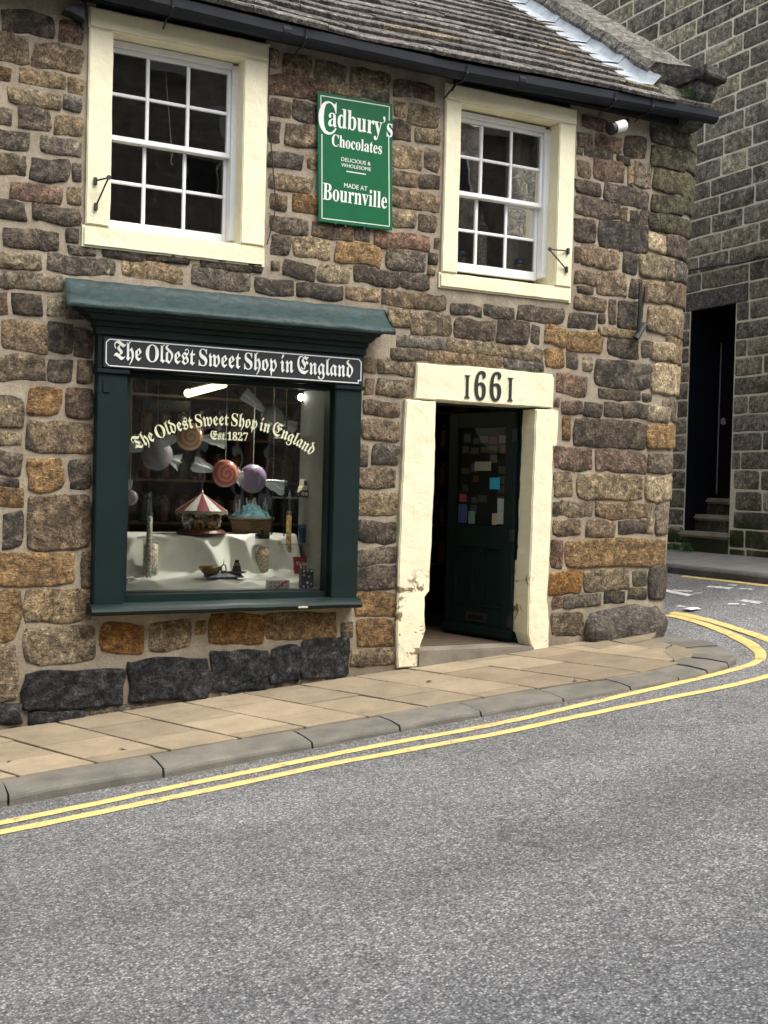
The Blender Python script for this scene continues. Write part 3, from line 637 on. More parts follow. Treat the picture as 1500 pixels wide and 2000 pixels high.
def sash_window(L):
    P = L['outer']; yf, yb, ys = -.025, .30, L['ys']
    win = empty('window', (wall(*P[0], 0).x, .1, wall(*P[0], 0).z)); attach(win, shop)
    X0, X1, Z1, Z0 = [L['open'][k] for k in range(4)]
    ox0, ox1 = wall(*P[0], yf).x, wall(*P[1], yf).x; oz1, oz0 = L['oz']
    rr = random.Random(3)
    j = lambda: rr.uniform(-.006, .006)
    def blk(nm_, x0, x1, z0, z1, bev=.012):
        o = surround_box(nm_, x0, x1, z0, z1, yf, yb, win, bev); return o
    blk('lintel', ox0-.004, ox1+.012, Z1+.004, oz1, .02); blk('sill', ox0-.02, ox1+.006, oz0, Z0-.004, .025)
    blk('jamb', ox0, X0, Z0, Z1); blk('jamb', X1, ox1, Z0, Z1)
    # sash box, sashes and glazing bars
    a, b, zt, zb = L['panes']; zm = L['mid']; bx = MB(); t = .075
    for q in ((a-t, a-.028, zb-.03, zt+.06), (b+.028, b+t+.03, zb-.03, zt+.06), (a-.028, b+.028, zt+.034, zt+.075)): bx.box(q[0], q[1], ys-.03, ys+.10, q[2], q[3])
    bx.build('sash_box', M['white'], win, bevel=.004)
    def sash(z0, z1, y, brow, trow):
        f = MB(); f.box(a-.027, a, y, y+.04, z0, z1).box(b, b+.027, y, y+.04, z0, z1).box(a, b, y, y+.04, z0, z0+brow).box(a, b, y, y+.04, z1-trow, z1)
        f.build('sash_frame', M['white'], win, bevel=.003)
        w = (b-a)/3; zi0, zi1 = z0+brow, z1-trow; zc = (zi0+zi1)/2
        for i in (1, 2): MB().box(a+w*i-.0125, a+w*i+.0125, y+.004, y+.034, zi0, zi1).build('glazing_bar', M['white'], win, bevel=.004)
        for i in range(3): MB().box(a+w*i+(.0128 if i else 0), a+w*(i+1)-(.0128 if i < 2 else 0), y+.006, y+.032, zc-.012, zc+.012).build('glazing_bar', M['white'], win, bevel=.004)
        for i in range(3):
            for (p, q) in ((zi0, zc-.012), (zc+.012, zi1)):
                x0, x1 = a+w*i+(.0125 if i else 0), a+w*(i+1)-(.0125 if i < 2 else 0); tx = rr.uniform(-.004, .004); tz = rr.uniform(-.004, .004); yy = y+.02
                mesh_ob('pane', [(x0, yy-tx-tz, p), (x1, yy+tx-tz, p), (x1, yy+tx+tz, q), (x0, yy-tx+tz, q)], [[0, 1, 2, 3]], M['glass'], win)
    sash(zm-.02, zt+.033, ys, .036, .032); sash(zb-.045, zm+.016, ys+.05, .07, .034)
    return win
def surround_box(nm_, x0, x1, z0, z1, yf, yb, parent, bev):
    P = []; k = 14
    rr = random.Random(int(x0*991+z0*77))
    for (ax, az), (bx, bz) in (((x0, z0), (x1, z0)), ((x1, z0), (x1, z1)), ((x1, z1), (x0, z1)), ((x0, z1), (x0, z0))):
        n = max(2, int((abs(bx-ax)+abs(bz-az))/.09))
        for t in range(n):
            x, z = lerp(ax, bx, t/n), lerp(az, bz, t/n); w = .0045*noise.noise(Vector((x*8, z*8, 3))); P.append((x+w, z+w))
    o = MB().prism(P, yf, yb).build(nm_, M['cream'], parent)
    bm = bmesh.new(); bm.from_mesh(o.data)
    fe = [e for e in bm.edges if all(abs((v.co.y+o.location.y)-yf) < 1e-4 for v in e.verts)]
    bmesh.ops.bevel(bm, geom=fe, offset=bev*.6, segments=2, affect='EDGES', clamp_overlap=True); bm.to_mesh(o.data); bm.free(); return o
def pane_grid(m1, m2, r_, yc, ys, top, mid, bot):
    p1, p2, p3 = wall(m1, yc, ys).x, wall(m2, yc, ys).x, wall(r_, yc, ys).x; w = ((p3-p1)/2+(p2-p1))/2
    return (p3-3*w, p3, wall(*top, ys).z, wall(*bot, ys).z), wall(*mid, ys).z
YS = .135
pg, md = pane_grid(290, 370.5, 443, 270, YS, (330, 122), (330, 285), (330, 448))
W1 = sash_window(dict(outer=[(171, 250), (521, 300)], oz=(wall(350, 48, -.025).z, wall(343, 501, -.025).z), open=(wall(219, 250, -.025).x, wall(474, 300, -.025).x, wall(348, 88, -.025).z, wall(343, 459, -.025).z), panes=pg, mid=md, ys=YS))
pg2, md2 = pane_grid(941, 999, 1056, 300, YS, (985, 253), (975, 388), (960, 524))
W2 = sash_window(dict(outer=[(868, 360), (1121, 400)], oz=(wall(1000, 187, -.025).z, wall(990, 576, -.025).z), open=(wall(900, 300, -.025).x, wall(1091, 340, -.025).x, wall(1000, 221, -.025).z, wall(985, 545, -.025).z), panes=pg2, mid=md2, ys=YS))
# ---------------------------------------------------------------- doorway
dw = empty('doorway', (5.05, .1, .2)); attach(dw, shop)
surround('lintel', [(815, 709), (937, 717), (1079, 731), (1083, 738), (1081, 797), (950, 789), (810, 779), (814, 728)], -.035, .28, M['cream'], dw, .009, .08)
surround('jamb', [(793, 780), (852, 784), (849, 936), (843, 1064), (839, 1154), (830, 1166), (830, 1198), (832, 1230), (822, 1259), (820, 1285), (821, 1303), (777, 1306), (776, 1224), (780, 1080), (786, 936)], -.036, .20, M['cream_worn'], dw, .009, .05)
surround('jamb', [(1047, 799), (1081, 799), (1092, 802), (1089, 869), (1081, 873), (1078, 980), (1074, 1096), (1069, 1170), (1073, 1192), (1073, 1268), (1041, 1271), (1031, 1240), (1033, 1160), (1036, 1096), (1041, 936)], -.036, .20, M['cream_worn'], dw, .009, .05)
for T_, x0, x1, yb, sc in (('I66I', 907, 1001, 777, 1.0),):
    flat_text('numeral', SER('I'), 907, 917, 777, -.037, M['numeral'], dw, vs=1.95, depth=.006)
    flat_text('numeral', SER('6'), 926, 948, 780, -.037, M['numeral'], dw, vs=1.45, depth=.006)
    flat_text('numeral', SER('6'), 956, 978, 782, -.037, M['numeral'], dw, vs=1.45, depth=.006)
    flat_text('numeral', SER('I'), 991, 1001, 783, -.037, M['numeral'], dw, vs=1.95, depth=.006)
ts = MB(); za = wall(900, 1268, -.03).z
ts.box(4.44, 5.56, -.05, .22, zpav(4.5, 0)-.1, za); ts.build('threshold_step', M['kerb'], dw, color=(.19, .165, .13, 1), bevel=.012)
# dark green door frame
fx0, fx1, ft = 4.53, wall(1023, 1000, .17).x, wall(950, 792, .16).z
MB().box(fx1-.06, fx1+.10, .16, .26, za, ft+.05).build('door_frame_post', M['green'], dw, bevel=.004)
MB().box(fx0-.12, fx0+.02, .202, .26, za, ft+.05).build('door_frame_post', M['green'], dw, bevel=.004)
MB().box(fx0+.02, fx1-.06, .16, .26, ft-.02, ft+.06).build('door_frame_head', M['green'], dw, bevel=.004)
# door leaf, open inwards, built flat then swung
HX, HY, DA, DWD = fx1-.065, .185, R(76), .80
zd0, zd1 = za+.012, ft-.03; DH = zd1-zd0
def dpt(p):   # p = (w from hinge, t thickness towards street side, h) -> world
    w, t, h = p; return Vector((HX-w*math.cos(DA)-t*math.sin(DA), HY+w*math.sin(DA)-t*math.cos(DA), zd0+h))
door = empty('door', (HX, HY, zd0)); attach(door, shop); door['label'] = 'dark green half glazed door standing open inwards'
def dbox(nm_, w0, w1, t0, t1, h0, h1, mat, bev=.003, color=None):
    b = MB().box(w0, w1, t0, t1, h0, h1); b.v = [tuple(dpt(v)) for v in b.v]; return b.build(nm_, mat, door, bevel=bev, color=color)
dbox('stile', 0, .11, 0, .045, 0, DH, M['green']); dbox('stile', DWD-.11, DWD, 0, .045, 0, DH, M['green'])
dbox('rail', .11, DWD-.11, .001, .044, DH-.13, DH, M['green']); dbox('rail', .11, DWD-.11, .001, .044, .80, .98, M['green']); dbox('rail', .11, DWD-.11, .001, .044, 0, .26, M['green'])
dbox('muntin', DWD/2-.05, DWD/2+.05, .002, .043, .26, .80, M['green'])
for w0, w1 in ((.11, DWD/2-.05), (DWD/2+.05, DWD-.11)):
    dbox('door_panel', w0, w1, .012, .03, .26, .80, M['green'], 0)
    for q in ((w0, w1, .26, .285), (w0, w1, .775, .80), (w0, w0+.025, .285, .775), (w1-.025, w1, .285, .775)): dbox('moulding', q[0], q[1], .03, .052, q[2], q[3], M['green'], .006)
dbox('weatherboard', .0, DWD, .045, .085, .02, .10, M['green'], .012)
dbox('letter_plate', DWD/2-.13, DWD/2+.13, .044, .052, .13, .21, M['iron'], .002); dbox('letter_flap', DWD/2-.09, DWD/2+.09, .052, .056, .15, .19, M['black_gloss'], .001)
for h in (.12, .86, DH-.25): dbox('hinge', -.012, .03, .03, .052, h, h+.10, M['iron'], .003)
b = MB().box(.11, DWD-.11, .02, .024, .98, DH-.13); b.v = [tuple(dpt(v)) for v in b.v]; b.build('pane', M['glass_dull'], door)
b = MB().box(.11, DWD-.11, .004, .008, .98, DH-.13); b.v = [tuple(dpt(v)) for v in b.v]; b.build('blind', M['dark'], door)
rs = random.Random(21)
for i in range(9):            # notices and stickers stuck inside the door glass
    for j in range(5):
        w0 = .125+j*.112+rs.uniform(-.01, .01); h0 = 1.0+i*.088+rs.uniform(-.01, .01)
        if (2 < i < 6 and 0 < j < 4) and rs.random() < .6: continue
        if rs.random() < .2: continue
        c = rs.choice([(.12, .11, .11), (.09, .08, .07), (.14, .05, .045), (.08, .09, .14), (.17, .165, .15), (.06, .055, .05)])
        dbox('notice', w0, min(w0+rs.uniform(.07, .105), DWD-.115), .0085, .0095, h0, h0+rs.uniform(.05, .08), M['obj'], 0, c+(1,))
dbox('notice', .18, .30, .025, .026, 1.30, 1.40, M['obj'], 0, (.02, .32, .52, 1)); dbox('notice', .29, .49, .025, .026, 1.46, 1.54, M['obj'], 0, (.30, .29, .24, 1))
dbox('notice', .115, .20, .025, .026, 1.00, 1.22, M['obj'], 0, (.30, .33, .31, 1)); dbox('notice', .20, .26, .025, .026, .99, 1.09, M['obj'], 0, (.33, .3, .22, 1))
dbox('notice', .57, .68, .025, .026, .99, 1.16, M['obj'], 0, (.05, .07, .22, 1)); dbox('notice', .58, .67, .025, .0262, 1.18, 1.25, M['obj'], 0, (.28, .05, .05, 1)); dbox('notice', .47, .55, .025, .026, .99, 1.10, M['obj'], 0, (.12, .25, .2, 1))
# ================================================================ SHOPFRONT
sf = empty('shopfront', (2.85, -.05, .6)); attach(sf, shop); sf['label'] = 'dark green timber shopfront with lettered fascia and leaded cornice'
PX0, PX1, QX0, QX1 = 1.84, 2.047, 3.64, 3.861
GX0, GX1, GZ0, GZ1 = 2.085, 3.622, .688, 2.222
for a, b in ((PX0, PX1), (QX0, QX1)):
    p = MB().box(a, b, -.10, .12, .60, 2.262).build('pilaster', M['green'], sf, bevel=.005)
    MB().box(a+.035, b-.045, -.106, -.09, .70, 2.14).build('raised_panel', M['green'], p, bevel=.006) if False else None
    MB().box(a-.012, b+.012, -.118, .0, 2.232, 2.266).build('capital', M['green'], sf, bevel=.006)
MB().box(1.875, 1.925, -.108, -.099, 2.10, 2.19).build('lock_plate', M['green'], sf, bevel=.002)
for a, b, c, d in ((PX1+.001, GX0, .61, 2.26), (GX1, QX0-.001, .61, 2.26), (GX0, GX1, .61, GZ0), (GX0, GX1, GZ1, 2.26)):
    MB().box(a, b, -.035, .07, c, d).build('window_frame', M['green'], sf, bevel=.004)
MB().box(GX0, GX1, .071, .16, .64, .70).build('inner_ledge', plain('grey_ledge', (.16, .175, .17), .6), sf, bevel=.004)
sl = MB(); prof = [(.10, .555), (-.145, .556), (-.168, .566), (-.176, .585), (-.168, .604), (-.145, .617), (-.09, .632), (.10, .638)]
n = 25; vs = []
for i in range(n):
    x = lerp(1.815, 3.875, i/(n-1)); w = .006*noise.noise(Vector((x*4, 0, 0)))
    vs += [(x, y, z+w+.012*(i/(n-1))) for y, z in prof]
sl.add(vs, [[i*8+j, i*8+(j+1) % 8, (i+1)*8+(j+1) % 8, (i+1)*8+j] for i in range(n-1) for j in range(8)]+[list(range(8)), [(n-1)*8+j for j in range(7, -1, -1)]])
sl.build('sill', M['green'], sf, smooth=False, bevel=0)
chip = wall(592, 1185, -.178); MB().box(chip.x-.04, chip.x+.04, -.181, -.17, chip.z-.012, chip.z+.004).build('paint_chip', plain('bare_primer', (.45, .42, .34), .8), sf, bevel=.003)
# fascia and board
MB().box(1.835, 3.868, -.10, .06, 2.266, 2.64).build('fascia', M['green'], sf, bevel=.004)
BY = -.122
fb = MB().box(1.872, 3.85, BY, -.1005, 2.272, 2.478).build('fascia_board', M['board'], sf, bevel=.003)
def outline(name, P, w, y, mat, parent, closed=True):
    m = MB(); n = len(P)
    for i in range(n if closed else n-1):
        a, b = Vector(P[i]), Vector(P[(i+1) % n]); d = (b-a).normalized(); e = Vector((-d.y, d.x))*w/2; a2 = a-d*w*.42; b2 = b+d*w*.42
        q = [a2-e, b2-e, b2+e, a2+e]; yy = y-.0004*(i % 2); m.add([(p.x, yy, p.y) for p in q]+[(p.x, yy+.0025, p.y) for p in q], [[0, 1, 2, 3], [0, 4, 5, 1], [1, 5, 6, 2], [2, 6, 7, 3], [3, 7, 4, 0]])
    return m.build(name, mat, parent)
x0, x1, z0, z1, c = 1.888, 3.836, 2.284, 2.466, .022
outline('border_line', [(x0+c, z0), (x1-c, z0), (x1-c, z0+c), (x1, z0+c), (x1, z1-c), (x1-c, z1), (x0+c, z1), (x0, z1-c), (x0, z0+c)], .007, BY-.002, M['letter'], sf)
TXT = 'The Oldest Sweet Shop in England'
flat_text('lettering', FRK(TXT), 222, 690, 701, BY-.0005, M['shadow_letter'], sf, vs=1.32, wsp=.55, depth=.001, off=.010, slope=-.004)
flat_text('lettering', FRK(TXT), 222, 690, 701, BY-.003, M['letter'], sf, vs=1.32, wsp=.55, depth=.002, slope=-.004)
# cornice
ck = MB(); prof = [(.10, 2.492), (.115, 2.50), (.115, 2.55), (.13, 2.556), (.13, 2.585), (.15, 2.592), (.17, 2.61), (.18, 2.626), (.205, 2.634), (.215, 2.65), (.235, 2.655), (.235, 2.672), (.2, 2.69), (.0, 2.76)]
vs = []
for p, z in prof:
    e = p-.10; vs += [(1.835-e, 0.0, z), (1.835-e, -p, z), (3.868+e*.75, -p, z+.004), (3.868+e*.75, 0.0, z+.004)]
ck.add(vs, [[i*4+j, i*4+(j+1) % 4, (i+1)*4+(j+1) % 4, (i+1)*4+j] for i in range(len(prof)-1) for j in range(4)]+[[0, 1, 2, 3], [len(vs)-1, len(vs)-2, len(vs)-3, len(vs)-4]])
ck.build('cornice', M['green'], sf)
vs = []; NX = 80; rows = [(.243, 2.652), (.249, 2.668), (.235, 2.694), (.19, 2.722), (.13, 2.76), (.07, 2.80), (.03, 2.84), (.012, 2.872), (.004, 2.876)]
for i in range(NX+1):
    t = i/NX; x = lerp(1.625, 4.085, t)
    for k, (p, z) in enumerate(rows):
        w = .012*noise.noise(Vector((x*5, k*.5, 0)))+.006*noise.noise(Vector((x*17, k, 4)))
        xe = x
        if k < 4: xe = lerp(1.595, 4.06, t)
        vs.append((xe, -p-w*.5-(.004 if 0 < k < 8 else 0), z+w*(.7 if k > 1 else .35)+.006*t))
nr = len(rows)
mesh_ob('lead_flashing', vs, [[i*nr+k, i*nr+k+1, (i+1)*nr+k+1, (i+1)*nr+k] for i in range(NX) for k in range(nr-1)]+[[k for k in range(nr)], [NX*nr+k for k in range(nr)]], M['green_lead'], sf, smooth=True)
mesh_ob('pane', [(GX0, .012, GZ0), (GX1, .012, GZ0), (GX1, .012, GZ1), (GX0, .012, GZ1)], [[0, 1, 2, 3]], M['glass'], sf)
# curved gilt lettering on the glass
a, m_, e = [Vector((wall(*q, 0).x, wall(*q, 0).z)) for q in ((268, 880), (437, 831), (608, 890))]
def circ(a, b, c):
    d = 2*(a.x*(b.y-c.y)+b.x*(c.y-a.y)+c.x*(a.y-b.y)); s = lambda p: p.x*p.x+p.y*p.y
    return Vector(((s(a)*(b.y-c.y)+s(b)*(c.y-a.y)+s(c)*(a.y-b.y))/d, (s(a)*(c.x-b.x)+s(b)*(a.x-c.x)+s(c)*(b.x-a.x))/d))
cc = circ(a, m_, e); rr = (a-cc).length; a0 = math.atan2(a.y-cc.y, a.x-cc.x); a1 = math.atan2(e.y-cc.y, e.x-cc.x); LA = rr*abs(a1-a0)
lettering('glass_lettering', FRK(TXT), lambda u, v: (Vector((cc.x+(rr+v*LA*1.3)*math.cos(lerp(a0, a1, u)), .008, cc.y+(rr+v*LA*1.3)*math.sin(lerp(a0, a1, u)))), Vector((0, -1, 0))), M['gilt'], sf, wsp=.45, depth=.001)
flat_text('glass_lettering', FRK('Est.')+SER('1827'), 411, 484, 858, .008, M['gilt'], sf, vs=1.15, depth=.001)
for a, b in ((3.63, 3.66),): MB().box(a, b, .075, .55, .68, 2.25).build('side_panel', M['pale_panel'], sf)
# ================================================================ EAVES, GUTTER, ROOF
def zg(x): return interp(x, [-2, 1.67, 3, 4.46, 5.72, 7.15], [4.745, 4.74, 4.712, 4.706, 4.744, 4.789])
def ze(x): return interp(x, [-2, 2.5, 3.7, 5.07, 6.65, 7.3], [4.89, 4.884, 4.855, 4.893, 4.91, 4.925])
n = 60; vs = []; k = 9
for i in range(n):
    x = lerp(-2.3, 7.22, i/(n-1)); z = zg(x)
    for rad in (.068, .060):
        for j in range(k):
            a = math.pi*j/(k-1); vs.append((x, -.185-rad*math.cos(a), z+.07-rad*math.sin(a)+(.035 if j in (0, k-1) else .0)))
m = 2*k; fs = []
for i in range(n-1):
    for j in range(k-1):
        fs += [[i*m+j, i*m+j+1, (i+1)*m+j+1, (i+1)*m+j], [i*m+k+j+1, i*m+k+j, (i+1)*m+k+j, (i+1)*m+k+j+1]]
    for j in (0, k-1): fs.append([i*m+j, i*m+k+j, (i+1)*m+k+j, (i+1)*m+j])
for i in (0, n-1):
    for j in range(k-1): fs.append([i*m+j, i*m+j+1, i*m+k+j+1, i*m+k+j])
gut = mesh_ob('gutter', vs, fs, M['gutter'], shop)
for px in (30, 330, 590, 905, 1195, 1268):
    x = wall(px, 160, -.2).x; z = zg(x)
    MB().tube([(x, -.262, z+.095), (x, -.262, z+.03), (x, -.19, z-.012), (x, -.10, z+.0), (x, -.02, z-.04)], .007, 5).build('gutter_bracket', M['iron'], gut)
for px in (555, 1015): 
    x = wall(px, 130, -.2).x; MB().tube([(x-.03, -.185, zg(x)+.07), (x+.03, -.185, zg(x)+.07)], .0715, 20).build('gutter_joint', M['gutter'], gut)
eb = MB(); eb.box(-2.2, 7.12, -.06, .05, 4.775, 4.86); eb.build('eaves_board', M['gutter'], shop)
# roof
PT = R(35); cp, sp_ = math.cos(PT), math.sin(PT)
def rp(x, t, h=0.0): return Vector((x, -.245+t*cp-h*sp_, ze(x)-.07+t*sp_+h*cp))
roof = MB(); TR = 3.95
roof.add([rp(-2.3, .03, -.03), rp(7.2, .03, -.03), rp(7.2, TR, -.03), rp(-2.3, TR, -.03)], [[0, 1, 2, 3]])
q = rp(0, TR, -.03); roof.add([(-2.3, q.y, q.z), (7.2, q.y, q.z), (7.2, 6.3, 4.85), (-2.3, 6.3, 4.85)], [[0, 1, 2, 3]])
roof.add([(7.15, 0, 4.8), (7.15, 6, 4.8), (7.15, q.y, q.z-.02)], [[0, 1, 2]]); roof.add([(-2.2, 0, 4.8), (-2.2, 6, 4.8), (-2.2, q.y, q.z-.02)], [[0, 1, 2]])
roof = roof.build('roof', M['dark'], shop)
rt = random.Random(8); stuff = MB()
for c_ in range(17):
    t0 = c_*.225; x = -2.35+rt.uniform(0, .3); xe = 7.12 if c_ == 0 else 6.95 if c_ == 1 else 6.60
    while x < xe-.08:
        w = rt.uniform(.35, .8) if c_ > 1 else rt.uniform(.5, .95); x1 = min(x+w, xe); g = .004; th = rt.uniform(.026, .044); dl = rt.uniform(-.02, .014); lift = rt.uniform(0, .007)
        m = 5; vs = []
        for i in range(m):
            xx = lerp(x+g, x1-g, i/(m-1)); jt = .012*noise.noise(Vector((xx*9, c_*3.3, 0)))-(.006 if i in (0, m-1) else 0); f = t0+dl-jt*.9
            sg = .008*noise.noise(Vector((xx*1.3, c_*.7, 8)))
            vs += [rp(xx, f, .036+lift+sg), rp(xx, f, .036+lift+th*.8+sg), rp(xx, f+.012, .036+lift+th+sg), rp(xx, t0+.36, .010+th*.45), rp(xx, t0+.36, -.008)]
        fs = [[i*5+j, i*5+(j+1) % 5, (i+1)*5+(j+1) % 5, (i+1)*5+j] for i in range(m-1) for j in range(5)]+[[0, 1, 2, 3, 4], [(m-1)*5+j for j in (4, 3, 2, 1, 0)]]
        pc = topx(rp((x+x1)/2, t0, .03)); kk = rt.uniform(.7, 1.25)
        if -60 < pc[0] < 1500 and pc[1] > -25:
            col = (.19*kk, .172*kk, .152*kk, rt.uniform(.3, .7)) if rt.random() < .96 else (.24, .2, .14, .4)
            mesh_ob('slate', vs, fs, M['slate'], roof, color=col)
        else: stuff.add(vs, fs)
        x = x1
o = stuff.build('slating', M['slate'], roof, color=(.165, .15, .135, .5)); o['kind'] = 'stuff'
# lead strip against the gable coping
tt = [.30, .9, 1.5, 2.15, 2.8, 3.4, 3.9]
for i in range(len(tt)-1):
    vs = []; m = 12
    for j in range(m+1):
        t = lerp(tt[i]-.03, tt[i+1], j/m); w = .02*noise.noise(Vector((t*3.5, 2, i)))+.03*math.sin(t*11)*.5
        lf = .012 if j < 2 else 0
        vs += [rp(6.44+w, t, .056+lf), rp(6.50+w*.5, t, .066+lf), rp(6.615, t, .075+lf), rp(6.665, t, .16+lf)]
    mesh_ob('lead_strip', vs, [[j*4+k, j*4+k+1, (j+1)*4+k+1, (j+1)*4+k] for j in range(m) for k in range(3)], M['lead'], roof, smooth=True)
ts_ = [.46, 1.05, 1.72, 2.5, 3.3, 3.95]
for i in range(len(ts_)-1):
    a, b = ts_[i]+.006, ts_[i+1]-.006; s = MB(); vs = []
    for t in (a, lerp(a, b, .33), lerp(a, b, .66), b):
        j = .012*noise.noise(Vector((t*5, 1, 2))); vs += [rp(6.66+j, t, -.05), rp(6.65+j, t, .17), rp(6.69+j, t, .235+j), rp(7.1+j, t, .26+j), rp(7.16+j, t, .23), rp(7.16, t, -.05)]
    s.add(vs, [[r*6+k, r*6+(k+1) % 6, (r+1)*6+(k+1) % 6, (r+1)*6+k] for r in range(3) for k in range(6)]+[[0, 1, 2, 3, 4, 5], [23, 22, 21, 20, 19, 18]])
    s.build('coping_stone', M['slate'], roof, color=(.20, .185, .155, .55))
# kneeler at the foot of the coping
A = wall(1370, 148, -.36); B = wall(1417, 157, -.36)
kz = A.z; s = MB()
kx0, kx1 = A.x, B.x
vs = []
for p, z, e in ((-.40, kz, 0), (-.415, kz+.02, .0), (-.42, kz+.085, .0), (-.40, kz+.10, -.012)):
    vs += [(kx0+e*-1, p, z), (kx1+e, p+.03, z-.02), (kx1+e, .42, z-.02), (kx0-e, .42, z)]
s.add(vs, [[i*4+j, i*4+(j+1) % 4, (i+1)*4+(j+1) % 4, (i+1)*4+j] for i in range(3) for j in range(4)]+[[3, 2, 1, 0], [12, 13, 14, 15]])
s.build('kneeler_cap', M['slate'], roof, color=(.12, .11, .1, .6), bevel=.008)
pr = [(-.30, kz-.002), (-.32, kz-.05), (-.30, kz-.12), (-.25, kz-.18), (-.20, kz-.25), (-.19, kz-.31), (-.15, kz-.35), (-.08, kz-.37), (.30, kz-.37), (.30, kz-.002)]
s = MB(); n = len(pr); s.add([(kx0+.03, y, z) for y, z in pr]+[(kx1-.05, y, z) for y, z in pr], [list(range(n)), list(range(2*n-1, n-1, -1))]+[[i, (i+1) % n, n+(i+1) % n, n+i] for i in range(n)])
s.build('kneeler_corbel', M['slate'], roof, color=(.15, .14, .12, .5), bevel=.008)
MB().hexa([rp(6.62, .02, .02), rp(kx0+.05, .02, .02), rp(kx0+.05, .30, .02), rp(6.62, .30, .02), rp(6.66, .03, .055), rp(kx0+.05, .05, .06), rp(kx0+.05, .30, .09), rp(6.66, .30, .11)]).build('kneeler_bed', M['slate'], roof, color=(.16, .15, .12, .5), bevel=.01)
# ================================================================ THINGS FIXED TO THE WALL
sg = empty('enamel_sign', (wall(693, 440).x, -.03, wall(693, 440).z), 'green enamel chocolate advertising sign with white serif lettering', 'sign')
SY = -.034
P = poly_px([(620, 178), (767, 202.5), (766.5, 450), (622, 432.5)], SY)
MB().prism(P, SY, SY+.012).build('sign_plate', M['enamel'], sg, bevel=.003)
def inset(P, d):
    c = sum((Vector(p) for p in P), Vector((0, 0)))/4; return [Vector((p[0]+math.copysign(d, c.x-p[0]), p[1]+math.copysign(d, c.y-p[1]))) for p in P]
I = inset(P, .028)
for a, b in ((0, 1), (1, 2), (2, 3), (3, 0)): 
    if a == 3: # left rule broken by the big C
        zc = wall(625, 262, SY).z, wall(625, 207, SY).z
        outline('border_rule', [I[3], Vector((lerp(I[3].x, I[0].x, .5), zc[0]))], .0065, SY-.001, M['letter'], sg, False); outline('border_rule', [Vector((lerp(I[3].x, I[0].x, .9), zc[1])), I[0]], .0065, SY-.001, M['letter'], sg, False)
    elif a == 1:
        zc = wall(765, 265, SY).z, wall(765, 236, SY).z
        outline('border_rule', [I[1], Vector((I[1].x, zc[1]))], .0065, SY-.001, M['letter'], sg, False); outline('border_rule', [Vector((I[1].x, zc[0])), I[2]], .0065, SY-.001, M['letter'], sg, False)
    else: outline('border_rule', [I[a], I[b]], .0065, SY-.001, M['letter'], sg, False)
for s_, a, b, y, v in (('C', 621.5, 657, 258, 1.48), ('adbury\u2019s', 641, 767, 245.5, 1.42), ('Chocolates', 648, 746, 284.5, 1.42), ('DELICIOUS &', 666.5, 724, 314, .95), ('WHOLESOME', 666.5, 724.5, 325, .95), ('MADE AT', 672, 717.5, 366, 1.05), ('Bournville', 630.5, 756, 389, 1.5)):
    flat_text('lettering', s_ if s_.isupper() and len(s_) > 1 else SER(s_), a, b, y, SY-.0006, M['letter'], sg, vs=v, depth=.001)
outline('rule', [(wall(677, 334.5, SY).x, wall(677, 334.5, SY).z), (wall(714, 340, SY).x, wall(677, 334.5, SY).z)], .008, SY-.001, M['letter'], sg, False)
for q in ((680, 189), (655, 437), (675, 442), (712, 446), (618, 300), (768, 330), (622, 390), (745, 200)):
    c = wall(q[0], q[1], SY); MB().lathe((c.x, SY-.0012, c.z), [(.009, 0), (.006, -.001)], 8, 'y').build('rust_chip', M['rust'], sg)
def ironbr(plate, foot, tip, label):
    a, f, t = wall(*plate, -.03), wall(*foot, -.03), wall(*tip, -.12)
    b = empty('iron_bracket', a, label, 'bracket', 'wrought iron brackets on the window surrounds')
    MB().tube([a, t], .006, 6).build('arm', M['iron'], b); MB().tube([f, t], .006, 6).build('strut', M['iron'], b)
    for p in (a, f): MB().box(p.x-.012, p.x+.012, -.045, -.024, p.z-.028, p.z+.022).build('fixing_plate', M['iron'], b, bevel=.003)
    MB().lathe((t.x, t.y-.006, t.z), [(.016, -.006), (.016, .006)], 10, 'y').build('eye', M['iron'], b)
ironbr((186, 353), (187, 403), (212, 347), 'thin black iron bracket on the jamb of the large left upper window')
ironbr((1109, 490), (1106, 526), (1073, 487), 'thin black iron bracket on the jamb of the right upper window')
a = wall(1249, 560, -.02); pt = empty('iron_hook', a, 'long rusty iron pintle fixed on the stonework near the building corner', 'iron hook')
t_, b_ = wall(1251, 553, -.05), wall(1246, 655, -.05)
MB().tube([t_, wall(1250, 600, -.06), b_], .017, 6).build('strap', M['iron'], pt)
MB().tube([wall(1262, 560, -.02), wall(1261, 590, -.03)], .022, 6).build('rusty_plate', M['rusty'], pt)
MB().tube([wall(1242, 662, -.06), wall(1259, 633, -.02)], .026, 8).build('hook', M['iron'], pt)
c0, c1 = wall(1192, 252, -.16), wall(1218, 245, -.14)
fl_ = empty('floodlight', c1, 'small white cylindrical floodlight under the gutter near the corner', 'lamp')
d = (c1-c0); MB().tube([c0+d*.25, c1], .046, 16, r1=.05).build('lamp_body', M['white'], fl_, smooth=False)
MB().tube([c0, c0+d*.26], .054, 16).build('lamp_face', M['black_gloss'], fl_); MB().tube([c1-d*.2, wall(1226, 238, -.08), wall(1226, 232, .0)], .012, 6).build('mount', M['iron'], fl_)
def cable(name, L, yy, r, mat, label, cat='cable'):
    o = MB().tube([wall(x, y, yy) for x, y in L], r, 5).build(name, mat); tag(o, label, cat); return o
cable('wall_cable', [(527, 92), (525, 150), (524, 200), (527, 250), (531, 300), (535, 350), (538, 392), (536, 420), (529, 450), (521, 478)], -.03, .005, M['iron'], 'thin black cable hanging down beside the left upper window')
